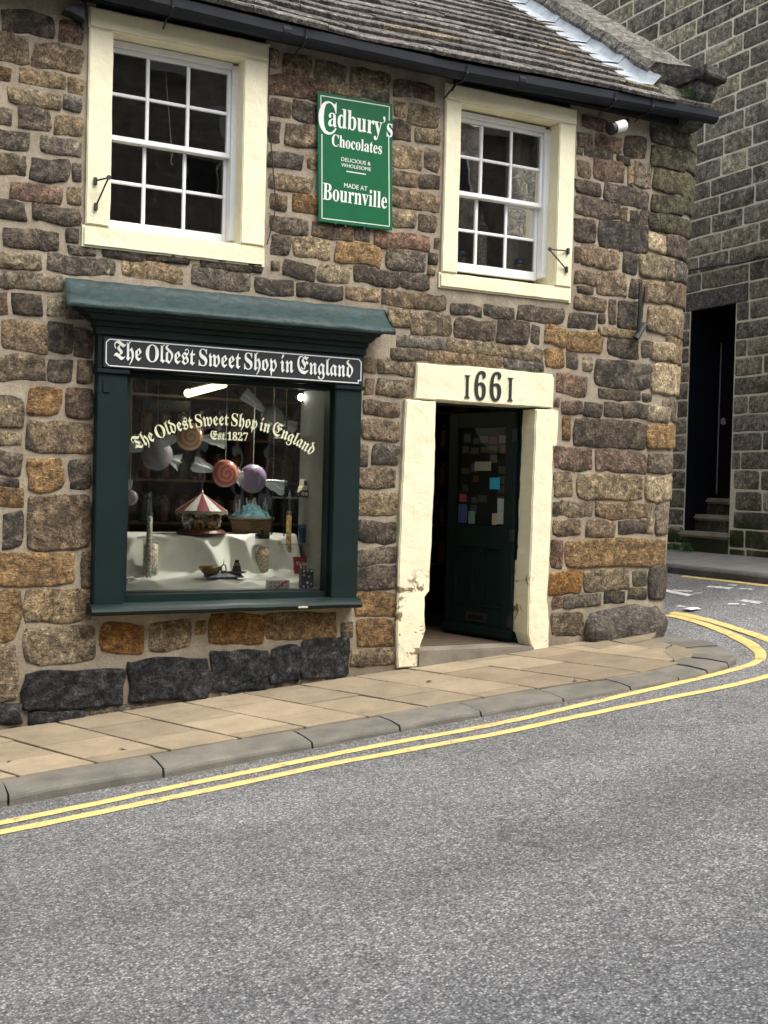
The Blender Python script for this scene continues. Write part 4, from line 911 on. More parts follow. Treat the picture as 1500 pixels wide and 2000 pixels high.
cable('wall_cable', [(893, 148), (888, 165), (878, 180), (868, 192)], -.05, .008, M['iron'], 'short black cable curling over the right upper window lintel')
cable('sash_cord', [(324, 142), (325, 170), (329, 215), (333, 268), (336, 300), (333, 318), (337, 322)], .32, .005, plain('pale_cord', (.4, .38, .32), .8), 'pale looped cord hanging inside the left upper window', 'cord')
MB().prism(poly_px([(124, 18), (140, 8), (166, 6), (166, 40), (158, 34), (140, 24)], -.1), -.1, .02).build('eaves_corbel', M['iron'], shop, bevel=.006)
MB().tube([wall(167, 2, -.05), wall(166, 30, -.05), wall(162, 58, -.03)], .012, 6).build('eaves_pipe', M['iron'], shop)
# dead leaves and grit on the flags and in the gutter of the road
gl = random.Random(31)
for i, (x, y, w_) in enumerate(((838, 1332, 'by the doorway'), (1123, 1330, 'on the dark flags'), (240, 1465, 'near the left kerb'), (18, 1488, 'at the left edge of the footway'))):
    q = ghit(x, y, zpav); o = MB(); a = gl.uniform(0, 6); d = Vector((math.cos(a), math.sin(a), 0)); e = Vector((-d.y, d.x, 0))
    o.add([q-d*.03+Vector((0, 0, .006)), q+e*.012+Vector((0, 0, .014)), q+d*.03+Vector((0, 0, .008)), q-e*.012+Vector((0, 0, .005))], [[0, 1, 2, 3]])
    o = o.build('dead_leaf', M['rusty']); tag(o, 'small brown dead leaf lying on the paving '+w_, 'leaf', 'dead leaves on the footway'); mm = o.modifiers.new('thickness', 'SOLIDIFY'); mm.thickness = .001
mb = MB()
for i in range(900):
    x = gl.uniform(.2, 6.3); y = -1.47-abs(gl.gauss(0, .035))-.01; p = Vector((x, y, zsurf(x, y)+.002)); r9 = gl.uniform(.002, .007)
    mb.add([p+Vector((-r9, -r9, 0)), p+Vector((r9, -r9, 0)), p+Vector((r9*.8, r9, 0)), p+Vector((-r9, r9*.7, 0)), p+Vector((0, 0, r9))], [[0, 1, 4], [1, 2, 4], [2, 3, 4], [3, 0, 4]])
tag(mb.build('grit', plain('road_grit', (.16, .13, .1), .95, var=.5, vs=200)), 'loose grit and crumbs gathered along the kerb', 'grit', None, 'stuff')
# moss and grass on the eaves corner
g = random.Random(4); mb = MB()
for i in range(260):
    x = g.uniform(6.80, 7.06); t = g.uniform(.02, .14); p = rp(x, t, .10); h = g.uniform(.02, .06); e = Vector((g.uniform(-.02, .02), g.uniform(-.02, .02), h)); w = Vector((.005, .004, 0))
    mb.add([p-w, p+w, p+e], [[0, 1, 2]])
tag(mb.build('grass_tuft', M['leaf']), 'little tuft of grass growing on the roof edge by the kneeler', 'grass', None, 'stuff')
# ================================================================ THINGS IN THE SHOP WINDOW
# display cloth over stepped staging
def cz_(x, q):   # profile parameter 0..1 -> (y, z)
    L = [(.165, .70), (.20, .735), (.34, .755), (.43, .80), (.47, .95), (.50, 1.075), (.56, 1.09), (.95, 1.09), (1.0, .95)]
    f = q*(len(L)-1); i = min(len(L)-2, int(f)); t = f-i; return lerp(L[i][0], L[i+1][0], t), lerp(L[i][1], L[i+1][1], t)
vs = []; NX, NQ = 90, 48
for i in range(NX+1):
    x = lerp(2.02, 3.60, i/NX)
    for j in range(NQ+1):
        q = j/NQ; y, z = cz_(x, q); st = sstep(.2, .45, q)*(1-sstep(.65, .8, q)); fr = 1-sstep(.3, .45, q)
        fold = 1-2*abs(math.sin(x*5.2+1.6*math.sin(x*4)+q*4.5))+.5*(1-2*abs(math.sin(x*11.3-q*6)))+.5*noise.noise(Vector((x*7, q*4, 1)))
        y -= st*(.045*fold+.03); rd1 = (1-abs(noise.noise(Vector((x*2.6+q*4, q*2.5, 3))))*3.2); rd2 = (1-abs(noise.noise(Vector((x*3.1-q*5, q*2.6, 8))))*3.2)
        z += fr*sstep(.0, .08, q)*(.022*max(0, rd1)**2+.02*max(0, rd2)**2+.012*max(0, noise.noise(Vector((x*4.5, q*7, 9)))))-st*.015*fold
        vs.append((x, y, z))
cl = tag(mesh_ob('display_cloth', vs, [[i*(NQ+1)+j, i*(NQ+1)+j+1, (i+1)*(NQ+1)+j+1, (i+1)*(NQ+1)+j] for i in range(NX) for j in range(NQ)], M['cloth'], smooth=True), 'cream cloth draped over the stepped window display', 'cloth')
st = empty('display_staging', (2.8, .5, .18), 'dark stepped staging under the cream window cloth', 'staging')
MB().box(2.03, 3.6, .19, .44, .18, .66).build('front_tier', M['dark'], st); MB().box(2.03, 3.6, .60, .93, .18, 1.0).build('back_tier', M['dark'], st)
def swirl(name, c1, c2, k=9, turns=1.0):
    m, n, b, _ = nm(name); tc = n.nodes.new('ShaderNodeTexCoord'); s = n.nodes.new('ShaderNodeSeparateXYZ'); n.links.new(tc.outputs['Object'], s.inputs[0])
    r = math_(n, 'SQRT', math_(n, 'ADD', math_(n, 'MULTIPLY', s.outputs[0], s.outputs[0]), math_(n, 'MULTIPLY', s.outputs[2], s.outputs[2])))
    a = math_(n, 'ARCTAN2', s.outputs[2], s.outputs[0]); w = math_(n, 'SINE', math_(n, 'ADD', math_(n, 'MULTIPLY', r, k*2*math.pi/.11), math_(n, 'MULTIPLY', a, turns)))
    n.links.new(mix(n, ramp(n, math_(n, 'ADD', math_(n, 'MULTIPLY', w, .5), .5), [(.35, 0.0), (.65, 1.0)]), c1, c2), b.inputs['Base Color']); b.inputs['Roughness'].default_value = .2; b.inputs['Coat Weight'].default_value = .5; return m
def fan(tipc, dirv, ln, w0, w1, seed):
    d = Vector(dirv).normalized(); e = d.cross(Vector((0, 1, 0))).normalized(); g = d.cross(e); rr = random.Random(seed); vs = []; n = 16; R_ = 5
    for j in range(R_+1):
        t = j/R_; w = lerp(w0, w1, t**.7)
        for k in range(n):
            a = 2*math.pi*k/n; pl = 1+.28*math.sin(a*5+seed)+rr.uniform(-.1, .1); vs.append(Vector(tipc)+d*(ln*t+(rr.uniform(-.008, .008) if j == R_ else 0))+e*(w*pl*math.cos(a))+g*(w*.55*pl*math.sin(a)))
    return vs, [[j*n+k, j*n+(k+1) % n, (j+1)*n+(k+1) % n, (j+1)*n+k] for j in range(R_) for k in range(n)]
def candy(px, py, yy, rpx, mat, label, wraps, strx=None, shell_=True, color=None):
    c = wall(px, py, yy); r = rpx*mpp(c); o = empty('giant_sweet', c, label, 'sweet', 'giant wrapped sweets hanging in the window')
    b = MB().lathe(c, [(.02*r, -.42*r), (.45*r, -.40*r), (.8*r, -.28*r), (.97*r, -.1*r), (r, 0), (.97*r, .1*r), (.8*r, .28*r), (.45*r, .40*r), (.02*r, .42*r)], 28, 'y')
    b = b.build('sweet_body', mat, o, smooth=True, color=color); 
    if shell_: MB().lathe(c, [(.02*r, -.5*r), (.5*r, -.47*r), (.88*r, -.33*r), (1.04*r, -.1*r), (1.06*r, .1*r), (.88*r, .33*r), (.02*r, .5*r)], 20, 'y').build('wrapper_skin', M['film3' if color else 'film'], o, smooth=True)
    for i, (wx, wy) in enumerate(wraps):
        q = wall(wx, wy, yy); d = q-c; d.y = 0; L = d.length; d.normalize(); v, f = fan(c+d*r*.9, d, max(.04, (L-r*.9)*1.9), r*.12, r*.52, i*7+int(px)); mesh_ob('wrapper_end', v, f, M['film2'], o)
    top = wall(strx or px, py, yy); MB().tube([(top.x, yy, c.z+r), (top.x, yy, 2.45)], .0022, 4).build('thread', plain('thread', (.4, .4, .38), .6) if 'thread' not in bpy.data.materials else bpy.data.materials['thread'], o)
candy(370, 853, .32, 27, swirl('orange_swirl', (.50, .17, .025), (.70, .42, .16), 3, 1), 'amber swirled giant sweet hanging highest under the curved lettering', [(330, 858), (418, 858)])
candy(307, 888, .55, 30, M['obj'], 'dusky mauve giant sweet in grey wrapper at left of the window', [(268, 872), (342, 900)], color=(.16, .09, .11, 1))
candy(440, 925, .30, 26.5, swirl('coral_swirl', (.52, .07, .04), (.66, .22, .14), 3, 1), 'coral red swirled giant sweet in the middle of the window', [(397, 912), (462, 932)])
candy(494, 935, .36, 27, M['gloss'], 'purple giant sweet in shiny wrapper beside the coral one', [(468, 930), (537, 947)], color=(.22, .07, .25, 1))
candy(533, 817, .75, 24, swirl('pale_swirl', (.20, .22, .15), (.28, .27, .19), 3, 1), 'pale green swirled giant sweet hanging at upper right', [(495, 785), (565, 832)])
candy(254, 972, .30, 15, M['gloss'], 'small pink giant sweet at the left edge of the window', [(252, 948)], color=(.45, .26, .30, 1))
# carousel
c = wall(393, 1052, .62); s = mpp(c); c.z = 1.092
ca = empty('toy_carousel', c, 'toy carousel with red and white striped canopy', 'toy')
MB().lathe(c, [(.4*s*100, 0), (48*s, 0), (49*s, .012), (46*s, .022), (44*s, .03), (40*s, .036), (2*s, .037)], 32).build('base', plain('carousel_red', (.12, .03, .022), .4), ca)
hz = c.z+.037; zt = wall(393, 997, .62).z; za_ = wall(393, 962, .62).z
MB().lathe((c.x, c.y, hz), [(6*s, 0), (5*s, .05), (3*s, .1), (4*s, zt-hz)], 12).build('column', M['brass'], ca)
n = 24; vs = [(c.x, c.y, za_)]+[(c.x+50*s*math.cos(2*math.pi*k/n), c.y+50*s*math.sin(2*math.pi*k/n), zt) for k in range(n)]
o = mesh_ob('canopy', vs, [[0, 1+k, 1+(k+1) % n] for k in range(n)], None, ca, mats=[plain('canopy_red', (.15, .006, .012), .5), plain('canopy_white', (.42, .43, .40), .5)], midx=[(k//2) % 2 for k in range(n)])
vs = []
for h in (0, 1):
    for k in range(48): a = 2*math.pi*k/48; vs.append((c.x+50.5*s*math.cos(a), c.y+50.5*s*math.sin(a), zt-h*(.026+.008*math.cos(k*math.pi/2))))
mesh_ob('valance', vs, [[k, (k+1) % 48, 48+(k+1) % 48, 48+k] for k in range(48)], plain('valance_gold', (.25, .20, .12), .5, var=.4, vs=60), ca)
MB().lathe((c.x, c.y, za_-.01), [(.008, 0), (.012, .012), (.003, .03), (.001, .05)], 8).build('finial', M['brass'], ca)
for k in range(8):
    a = 2*math.pi*k/8+.3; p = Vector((c.x+34*s*math.cos(a), c.y+34*s*math.sin(a), 0)); MB().tube([(p.x, p.y, hz), (p.x, p.y, zt)], .003, 5).build('pole', M['brass'], ca)
    t = Vector((-math.sin(a), math.cos(a), 0)); z0 = hz+.05+.015*(k % 2); h = MB()
    h.tube([p+t*-.04+Vector((0, 0, z0)), p+Vector((0, 0, z0)), p+t*.035+Vector((0, 0, z0+.005))], lambda q: .012+.01*math.sin(q*3.1), 7)
    h.tube([p+t*.03+Vector((0, 0, z0)), p+t*.05+Vector((0, 0, z0+.04)), p+t*.075+Vector((0, 0, z0+.03))], .011, 6)
    for dx in (-.035, -.02, .025, .035): h.tube([p+t*dx+Vector((0, 0, z0-.005)), p+t*(dx+.012)+Vector((0, 0, z0-.045))], .005, 5)
    h.build('horse', M['obj'], ca, smooth=True, color=random.Random(k).choice([(.6, .6, .56, 1), (.5, .48, .42, 1), (.3, .2, .1, 1)]))
# wicker basket of blue tissue
c = wall(490, 1055, .72); s = mpp(c); c.z = 1.092
bk = empty('wicker_basket', c, 'brown wicker basket lined with teal tissue', 'basket')
h = wall(490, 1012, .72).z-c.z; wk = MB()
for r_i in range(9):
    z = c.z+h*r_i/9; rr = lerp(35, 42, r_i/9)*s
    wk.lathe((c.x, c.y, z), [(rr-.004, 0), (rr+.004, h/27), (rr+.005, h/15), (rr+.003, h/9)], 28, sx=1.0)
wk.build('weave', plain('wicker', (.16, .10, .05), .75, var=.4, vs=90, bmp=.7, bs=90, bd=.006, stretch=(1, 1, .25)), bk)
MB().tube([(c.x+43*s*math.cos(a/24*2*math.pi), c.y+43*s*math.sin(a/24*2*math.pi), c.z+h) for a in range(25)], .011, 6).build('rim', M['wood'], bk)
tv = []; n = 22
for j in range(8):
    for k in range(n): a = 2*math.pi*k/n; rr = (41-j*5)*s; tv.append((c.x+rr*math.cos(a), c.y+rr*math.sin(a), c.z+h+.005+.05*noise.noise(Vector((k*1.7, j*2.1, 3)))+.015*j))
mesh_ob('tissue', tv, [[j*n+k, j*n+(k+1) % n, (j+1)*n+(k+1) % n, (j+1)*n+k] for j in range(7) for k in range(n)], plain('teal_tissue', (.035, .12, .14), .7, var=.5, vs=60), bk)
rr = random.Random(2); f = MB()
for i in range(26):
    a, r0 = rr.uniform(0, 6.28), rr.uniform(0, 32)*s; p = Vector((c.x+r0*math.cos(a), c.y+r0*math.sin(a), c.z+h+.05)); f.tube([p, p+Vector((rr.uniform(-.03, .03), rr.uniform(-.03, .03), rr.uniform(.04, .12)))], lambda q: .012*(1-q*.6), 5)
f.build('sweet_bags', M['film'], bk)
# tubes and jars of sweets
def jar(name, px, ytop, ybot, yy, wpx, label, cat, fill=1.0, tint=(1, 1, 1, 1), lid=None, zb=None, group=None, neck=1.0, stem=0):
    b = wall(px, ybot, yy); t = wall(px, ytop, yy); s = mpp(b); r = wpx*s/2
    if zb is not None: b.z = zb
    H = t.z-b.z; o = empty(name, b, label, cat, group)
    MB().lathe(b, [(r*.9, 0), (r, .01), (r, H*.92), (r*neck, H)], 18).build('jar_wall', M['jar_glass'], o, smooth=True)
    MB().lathe(b+Vector((0, 0, .006)), [(r*.85, 0), (r*.93, .01), (r*.93, H*fill*.9), (r*.3, H*fill*.93)], 16).build('contents', M['sweets'], o, smooth=True, color=tint)
    if lid: MB().lathe(b+Vector((0, 0, H)), [(r*1.04*neck, 0), (r*1.06*neck, .02), (r*.98*neck, .035), (r*.2, .04)], 18).build('lid', M['gloss'], o, smooth=False, color=lid)
    return o
ZT = 1.092
o = jar('sweet_tube', 290, 1000, 1122, .30, 12, 'tall thin tube of mixed sweets at left of the window', 'jar', zb=.775); c = o.location
top = wall(291, 960, .30); MB().lathe((c.x, c.y, wall(290, 1000, .30).z), [(.012, 0), (.02, .03), (.012, .06), (.018, .09), (.01, .11), (.016, .14), (.002, top.z-wall(290, 1000, .30).z)], 10).build('glass_stopper', M['film'], o)
jar('sweet_jar', 294, 1054, 1106, .41, 31, 'stout clear jar of pale sweets behind the left tube', 'jar', .95, (1, 1, 1, 1), zb=.78)
o = jar('sweet_tube', 562, 998, 1120, .45, 11, 'tall thin tube of yellow and red sweets at right of the window', 'jar', tint=(1, .7, .3, 1), zb=.77); c = o.location
z9 = wall(562, 998, .45).z; top = wall(563, 957, .45); MB().lathe((c.x, c.y, z9), [(.011, 0), (.014, .05), (.008, .09), (.016, .12), (.002, top.z-z9)], 10).build('glass_stopper', M['film'], o)
o = jar('sweet_jar', 511, 1052, 1108, .44, 28, 'squat jar of striped sweets with a black lid', 'jar', .8, (.8, .75, .7, 1), (.012, .012, .013, 1), zb=.80)
MB().lathe((o.location.x, o.location.y, wall(511, 1052, .44).z+.03), [(.01, 0), (.012, .02), (.02, .03), (.012, .045), (.001, .05)], 10).build('knob', M['black_gloss'], o)
# balance scales
c = wall(436, 1150, .27); s = mpp(c); c.z = .778
b = empty('balance_scales', c, 'old black balance scales with a brass pan', 'scales')
v0 = MB(); v0.hexa([(c.x-38*s, c.y-.07, c.z), (c.x+38*s, c.y-.07, c.z), (c.x+38*s, c.y+.07, c.z), (c.x-38*s, c.y+.07, c.z), (c.x-30*s, c.y-.05, c.z+.035), (c.x+30*s, c.y-.05, c.z+.035), (c.x+30*s, c.y+.05, c.z+.035), (c.x-30*s, c.y+.05, c.z+.035)]); v0.build('base', M['black_gloss'], b, bevel=.004)
bz = wall(436, 1128, .27).z; MB().lathe((c.x, c.y, c.z+.03), [(.03, 0), (.018, .02), (.014, bz-c.z-.03)], 12).build('column', M['iron'], b)
MB().tube([(c.x-28*s, c.y, bz-.01), (c.x-14*s, c.y, bz+.012), (c.x, c.y, bz+.018), (c.x+14*s, c.y, bz+.012), (c.x+28*s, c.y, bz-.01)], .011, 8).build('beam', M['iron'], b)
MB().tube([(c.x-.012, c.y, bz+.02), (c.x-.02, c.y, bz+.06), (c.x-.014, c.y, bz+.09), (c.x, c.y, bz+.10), (c.x+.014, c.y, bz+.09), (c.x+.02, c.y, bz+.06), (c.x+.012, c.y, bz+.02)], .005, 6).build('pointer_loop', M['iron'], b)
MB().tube([(c.x, c.y, bz+.095), (c.x, c.y, bz+.14)], .004, 6, r1=.001).build('pointer', M['iron'], b)
pxl = c.x-27*s; pz = wall(410, 1106, .27).z
MB().lathe((pxl, c.y, pz), [(.10*.9, 0), (.088, -.018), (.06, -.05), (.03, -.065), (.001, -.066), (.001, -.060), (.028, -.058), (.056, -.044), (.08, -.016)], 22).build('brass_pan', M['brass'], b, smooth=True)
for sx in (-1, 1): MB().tube([(pxl+sx*.05, c.y, pz-.05), (pxl+sx*.02, c.y, bz-.01)], .006, 6).build('pan_arm', M['iron'], b)
pxr = c.x+27*s; MB().lathe((pxr, c.y, bz+.025), [(.02, 0), (.07, .012), (.078, .02), (.001, .021)], 18).build('weight_plate', M['iron'], b)
for i, r0 in enumerate((.035, .029, .023, .016)): MB().lathe((pxr, c.y, bz+.047+i*.022), [(r0, 0), (r0, .02), (.001, .0205)], 14).build('weight', M['brass' if i == 2 else 'iron'], b)
# boxes at right
def carton(name, x0, x1, y0, y1, yy, col, dpt_, label, zb=None, mat='obj'):
    a = wall(x0, y1, yy); b2 = wall(x1, y0, yy); z0 = zb if zb is not None else a.z
    o = empty(name, Vector(((a.x+b2.x)/2, yy, z0)), label, 'box'); MB().box(a.x, b2.x, yy, yy+dpt_, z0, b2.z).build('carton', M[mat], o, color=col, bevel=.003); return o, a.x, b2.x, z0, b2.z
o, xa, xb, za2, zb2 = carton('lozenge_tin', 575, 609, 1088, 1126, .36, (.36, .015, .015, 1), .06, 'red lozenge tin with white lettering at right of the window', .79)
flat_text('lettering', SER('Victory'), 578, 604, 1104, .358, M['letter'], o, vs=1.2, depth=.001); flat_text('lettering', SER('V'), 584, 596, 1119, .358, M['letter'], o, vs=1.2, depth=.001)
o, xa, xb, za2, zb2 = carton('domino_box', 588, 613, 1111, 1149, .085, (.012, .012, .013, 1), .05, 'black box printed with coloured spots in the right window corner', .701)
for i, (u, v, cl_) in enumerate(((.2, .9, (.6, .55, .2)), (.5, .92, (.3, .4, .6)), (.82, .9, (.7, .7, .7)), (.22, .68, (.3, .35, .5)), (.62, .6, (.5, .25, .25)), (.5, .28, (.7, .7, .7)), (.8, .22, (.4, .25, .3)), (.2, .1, (.6, .6, .35)), (.55, .08, (.3, .45, .5)))):
    MB().lathe((lerp(xa, xb, u), .0845, lerp(za2, zb2, v)), [(.010, 0), (.010, -.001)], 10, 'y').build('printed_spot', M['obj'], o, color=cl_+(1,))
o, xa, xb, za2, zb2 = carton('flat_box', 524, 566, 1133, 1149, .09, (.55, .53, .47, 1), .06, 'flat white box with a red stripe lying at the front of the window', .701)
MB().hexa([(lerp(xa, xb, .3), .088, za2+.002), (lerp(xa, xb, .45), .088, za2+.002), (lerp(xa, xb, .45), .0895, za2+.002), (lerp(xa, xb, .3), .0895, za2+.002), (lerp(xa, xb, .8), .088, zb2-.002), (lerp(xa, xb, .97), .088, zb2-.002), (lerp(xa, xb, .97), .0895, zb2-.002), (lerp(xa, xb, .8), .0895, zb2-.002)]).build('stripe', M['obj'], o, color=(.5, .08, .07, 1))
for i in range(5):
    for j in range(2): MB().lathe((lerp(xa, xb, .12+.18*i), .0895, lerp(za2, zb2, .3+.4*j)), [(.006, 0), (.006, -.001)], 8, 'y').build('printed_spot', M['obj'], o, color=(.08, .08, .08, 1))
# small shelves by the right-hand side with a toy van, tins and a plant-like spray of sweets
sh = empty('glass_shelves', (3.5, .45, ZT), 'glass side shelves at the right end of the window', 'shelf')
shz = [wall(610, 972, .42).z, wall(610, 855, .42).z, wall(610, 1060, .42).z]
for z in shz: MB().box(3.40, 3.628, .30, .58, z-.012, z).build('shelf', M['jar_glass'], sh, bevel=.002)
for y in (.31, .57): MB().tube([(3.41, y, ZT), (3.41, y, 2.3)], .006, 6).build('upright', M['black_gloss'], sh)
a = wall(588, 970, .36); b2 = wall(634, 935, .36); van = empty('toy_van', ((a.x+b2.x)/2, .38, shz[0]), 'cream toy delivery van on the right shelf', 'toy')
z = shz[0]; hh = b2.z-a.z; X0, X1 = a.x, min(b2.x, 3.622); L_ = X1-X0
MB().prism([(X0, z+hh*.25), (X1, z+hh*.25), (X1, z+hh), (X0+L_*.42, z+hh), (X0+L_*.34, z+hh*.62), (X0+.01, z+hh*.55)], .36, .45).build('body', M['obj'], van, color=(.8, .8, .6, 1), bevel=.003)
MB().box(X0-.005, X1, .355, .455, z+hh*.18, z+hh*.27).build('chassis', M['black_gloss'], van)
for u in (.2, .78):
    for y in (.352, .445): MB().lathe((X0+L_*u, y, z+hh*.2), [(hh*.2, 0), (hh*.2, .012)], 14, 'y').build('wheel', M['black_gloss'], van); MB().lathe((X0+L_*u, y-.001, z+hh*.2), [(hh*.11, 0), (hh*.1, -.001)], 12, 'y').build('hub', M['obj'], van, color=(.5, .5, .4, 1))
for u in (.46, .62, .78): MB().box(X0+L_*u, X0+L_*(u+.12), .357, .3595, z+hh*.66, z+hh*.88).build('side_window', M['black_gloss'], van)
def tin(px, y0, y1, yy, wpx, zb, col, label, lidc):
    b_ = wall(px, y1, yy); s_ = mpp(b_); r0 = wpx*s_/2; b_.z = zb; H = wall(px, y0, yy).z-zb; o = empty('sweet_tin', b_, label, 'tin')
    MB().lathe(b_, [(r0, 0), (r0, H), (r0*.9, H+.003), (.001, H+.004)], 18).build('tin_body', M['gloss'], o, color=col); MB().lathe(b_+Vector((0, 0, H)), [(r0*1.03, -.02), (r0*1.03, .006), (.001, .008)], 18).build('lid', M['gloss'], o, color=lidc)
tin(612, 1036, 1058, .40, 16, shz[2], (.06, .22, .40, 1), 'light blue tin on the low right shelf', (.1, .3, .5, 1)); tin(590, 1026, 1058, .42, 16, shz[2], (.02, .05, .16, 1), 'dark blue tin on the low right shelf', (.05, .12, .25, 1))
tin(630, 1040, 1060, .34, 10, shz[2], (.35, .34, .25, 1), 'small cream tin at the end of the low right shelf', (.4, .4, .3, 1)); tin(612, 945, 969, .52, 12, shz[0], (.02, .02, .02, 1), 'small black tin behind the toy van', (.02, .02, .02, 1))
q = wall(626, 850, .42); b = empty('lolly_spray', (q.x, q.y, shz[1]), 'spray of blue and yellow wrapped lollies on the top right shelf', 'sweets'); rr = random.Random(9)
for i in range(16):
    e = Vector((rr.uniform(-.05, .03), rr.uniform(-.05, .05), rr.uniform(.05, .2))); p = Vector((q.x-.02, q.y, shz[1])); MB().tube([p, p+e], .0025, 4).build('stick', M['obj'], b, color=(.5, .5, .45, 1))
    MB().lathe(p+e, [(.002, -.014), (.012, -.008), (.014, 0), (.012, .008), (.002, .014)], 8).build('lolly', M['gloss'], b, color=rr.choice([(.1, .4, .6, 1), (.2, .5, .5, 1), (.5, .5, .15, 1), (.2, .3, .1, 1)]))
tin(243, 1132, 1150, .20, 12, .74, (.07, .22, .36, 1), 'small blue tin in the lower left corner of the window', (.1, .3, .45, 1))
# lamps inside
a, b2 = wall(367, 768, 1.1), wall(438, 750, 2.1)
lt = empty('strip_light', (a+b2)/2, 'lit fluorescent strip light on the shop ceiling', 'lamp'); MB().tube([a, b2], .035, 10).build('tube', M['tube'], lt); a2, b3 = a+Vector((0, 0, .05)), b2+Vector((0, 0, .05)); MB().tube([a2, b3], .03, 4).build('batten', M['dark'], lt)
ld = bpy.data.lights.new('strip_glow', 'POINT'); ld.energy = 2.5; ld.shadow_soft_size = .3; ld.color = (1, .9, .65); lo = bpy.data.objects.new('strip_glow', ld); COL.objects.link(lo); lo.location = (a+b2)/2-Vector((0, 0, .12)); attach(lo, lt)
q = wall(588, 776, .5); lt = empty('spot_lamp', q, 'small lit round spot lamp at upper right of the window', 'lamp'); MB().lathe(q, [(.028, 0), (.03, .01), (.02, .05)], 14, 'y').build('lens', M['spot'], lt); MB().tube([q+Vector((0, .045, 0)), (q.x+.05, q.y+.1, q.z+.02), (3.628, q.y+.1, q.z+.03)], .009, 6).build('arm', M['black_gloss'], lt); MB().lathe(q, [(.033, .002), (.036, .012), (.026, .06), (.002, .062)], 14, 'y').build('housing', M['black_gloss'], lt)
ld = bpy.data.lights.new('spot_glow', 'SPOT'); ld.energy = 46; ld.spot_size = R(100); ld.spot_blend = .8; ld.shadow_soft_size = .05; ld.color = (1, .95, .84); lo = bpy.data.objects.new('spot_glow', ld); COL.objects.link(lo); lo.location = q+Vector((-.12, -.06, -.03)); lo.rotation_euler = Vector((-.62, .02, -1)).to_track_quat('-Z', 'Y').to_euler(); attach(lo, lt)
wb = wall(325, 792, 1.2); o = empty('welcome_board', wb, 'dim dark board with faint lettering deep in the shop', 'board'); MB().box(wb.x-.20, wb.x+.20, 1.2, 1.22, wb.z-.045, wb.z+.045).build('panel', plain('dim_board', (.03, .04, .04), .7), o); flat_text('lettering', SER('WELCOME'), 293, 357, 797, 1.199, plain('dim_letters', (.10, .11, .10), .7), o, vs=1.2, depth=.001)
for x in (-.17, .17): MB().tube([(wb.x+x, 1.21, wb.z+.045), (wb.x+x, 1.21, 2.69)], .003, 4).build('hanger', M['iron'], o)
# back shelves with jars
bs = empty('jar_shelving', (2.9, 2.6, .18), 'dark wooden shelving across the back of the shop', 'shelving')
SHZ = [.72, 1.12, 1.52, 1.92, 2.3]
for z in SHZ: MB().box(1.5, 6.3, 2.35, 2.75, z-.025, z).build('shelf', M['wood'], bs)
for x in (1.5, 2.7, 3.9, 5.1, 6.28): MB().box(x-.02, x+.02, 2.36, 2.74, .18, 2.5).build('upright', M['wood'], bs)
jm = MB().lathe((0, 0, 0), [(.06, 0), (.065, .01), (.065, .19), (.045, .22)], 12); lm = MB().lathe((0, 0, .22), [(.05, 0), (.05, .03), (.001, .032)], 12)
j0 = None; rr = random.Random(5); cols = [(.42, .20, .03), (.45, .26, .05), (.30, .05, .04), (.35, .33, .28), (.25, .12, .04), (.1, .22, .08), (.4, .16, .14)]
jbm = None
ORD = 'first second third fourth fifth sixth seventh eighth ninth tenth eleventh twelfth thirteenth fourteenth fifteenth sixteenth seventeenth eighteenth nineteenth twentieth twenty-first twenty-second twenty-third twenty-fourth twenty-fifth twenty-sixth'.split()
for z in SHZ[:-1]:
    nj = 0
    for i in range(26):
        x = 1.64+i*.178
        if rr.random() < .12 or any(abs(x-u) < .09 for u in (2.7, 3.9, 5.1)): continue
        k = rr.randrange(7); nj += 1; o = empty('stock_jar', (x, 2.48, z), '%s jar of %s sweets from the left on the %s back shelf' % (ORD[nj-1], ('amber', 'honey coloured', 'dark red', 'pale', 'brown', 'green', 'pink')[k], ('lowest', 'second', 'third', 'highest')[SHZ.index(z)]), 'jar', 'stock jars along the back shelving')
        if jbm is None:
            a = mesh_ob('jar_body', jm.v, jm.f, M['gloss'], loc=Vector((0, 0, 0))); c_ = mesh_ob('lid', lm.v, lm.f, M['black_gloss'], loc=Vector((0, 0, 0))); jbm = (a.data, c_.data)
        else:
            a = bpy.data.objects.new('jar_body', jbm[0]); c_ = bpy.data.objects.new('lid', jbm[1]); COL.objects.link(a); COL.objects.link(c_)
        for q in (a, c_): q.location = o.location; attach(q, o)
        a.color = tuple(q*.22 for q in cols[k])+(1,)
# yellow stock seen through the doorway gap
for i, z in enumerate((.5, .85, 1.2, 1.55, 1.9)):
    o = empty('doorway_shelf', (4.75, 1.5, z), ('lowest', 'second lowest', 'middle', 'second highest', 'highest')[i]+' wall shelf of sweet packets seen through the open door', 'shelf'); MB().box(4.5, 5.2, 1.5, 1.8, z-.02, z).build('board', M['wood'], o)
    for k in range(6): MB().box(4.52+k*.11, 4.61+k*.11, 1.51, 1.70, z, z+rr.uniform(.18, .27)).build('packet', M['obj'], o, color=rr.choice([(.34, .27, .05, 1), (.4, .2, .06, 1), (.3, .28, .2, 1), (.35, .12, .08, 1)]), bevel=.01)
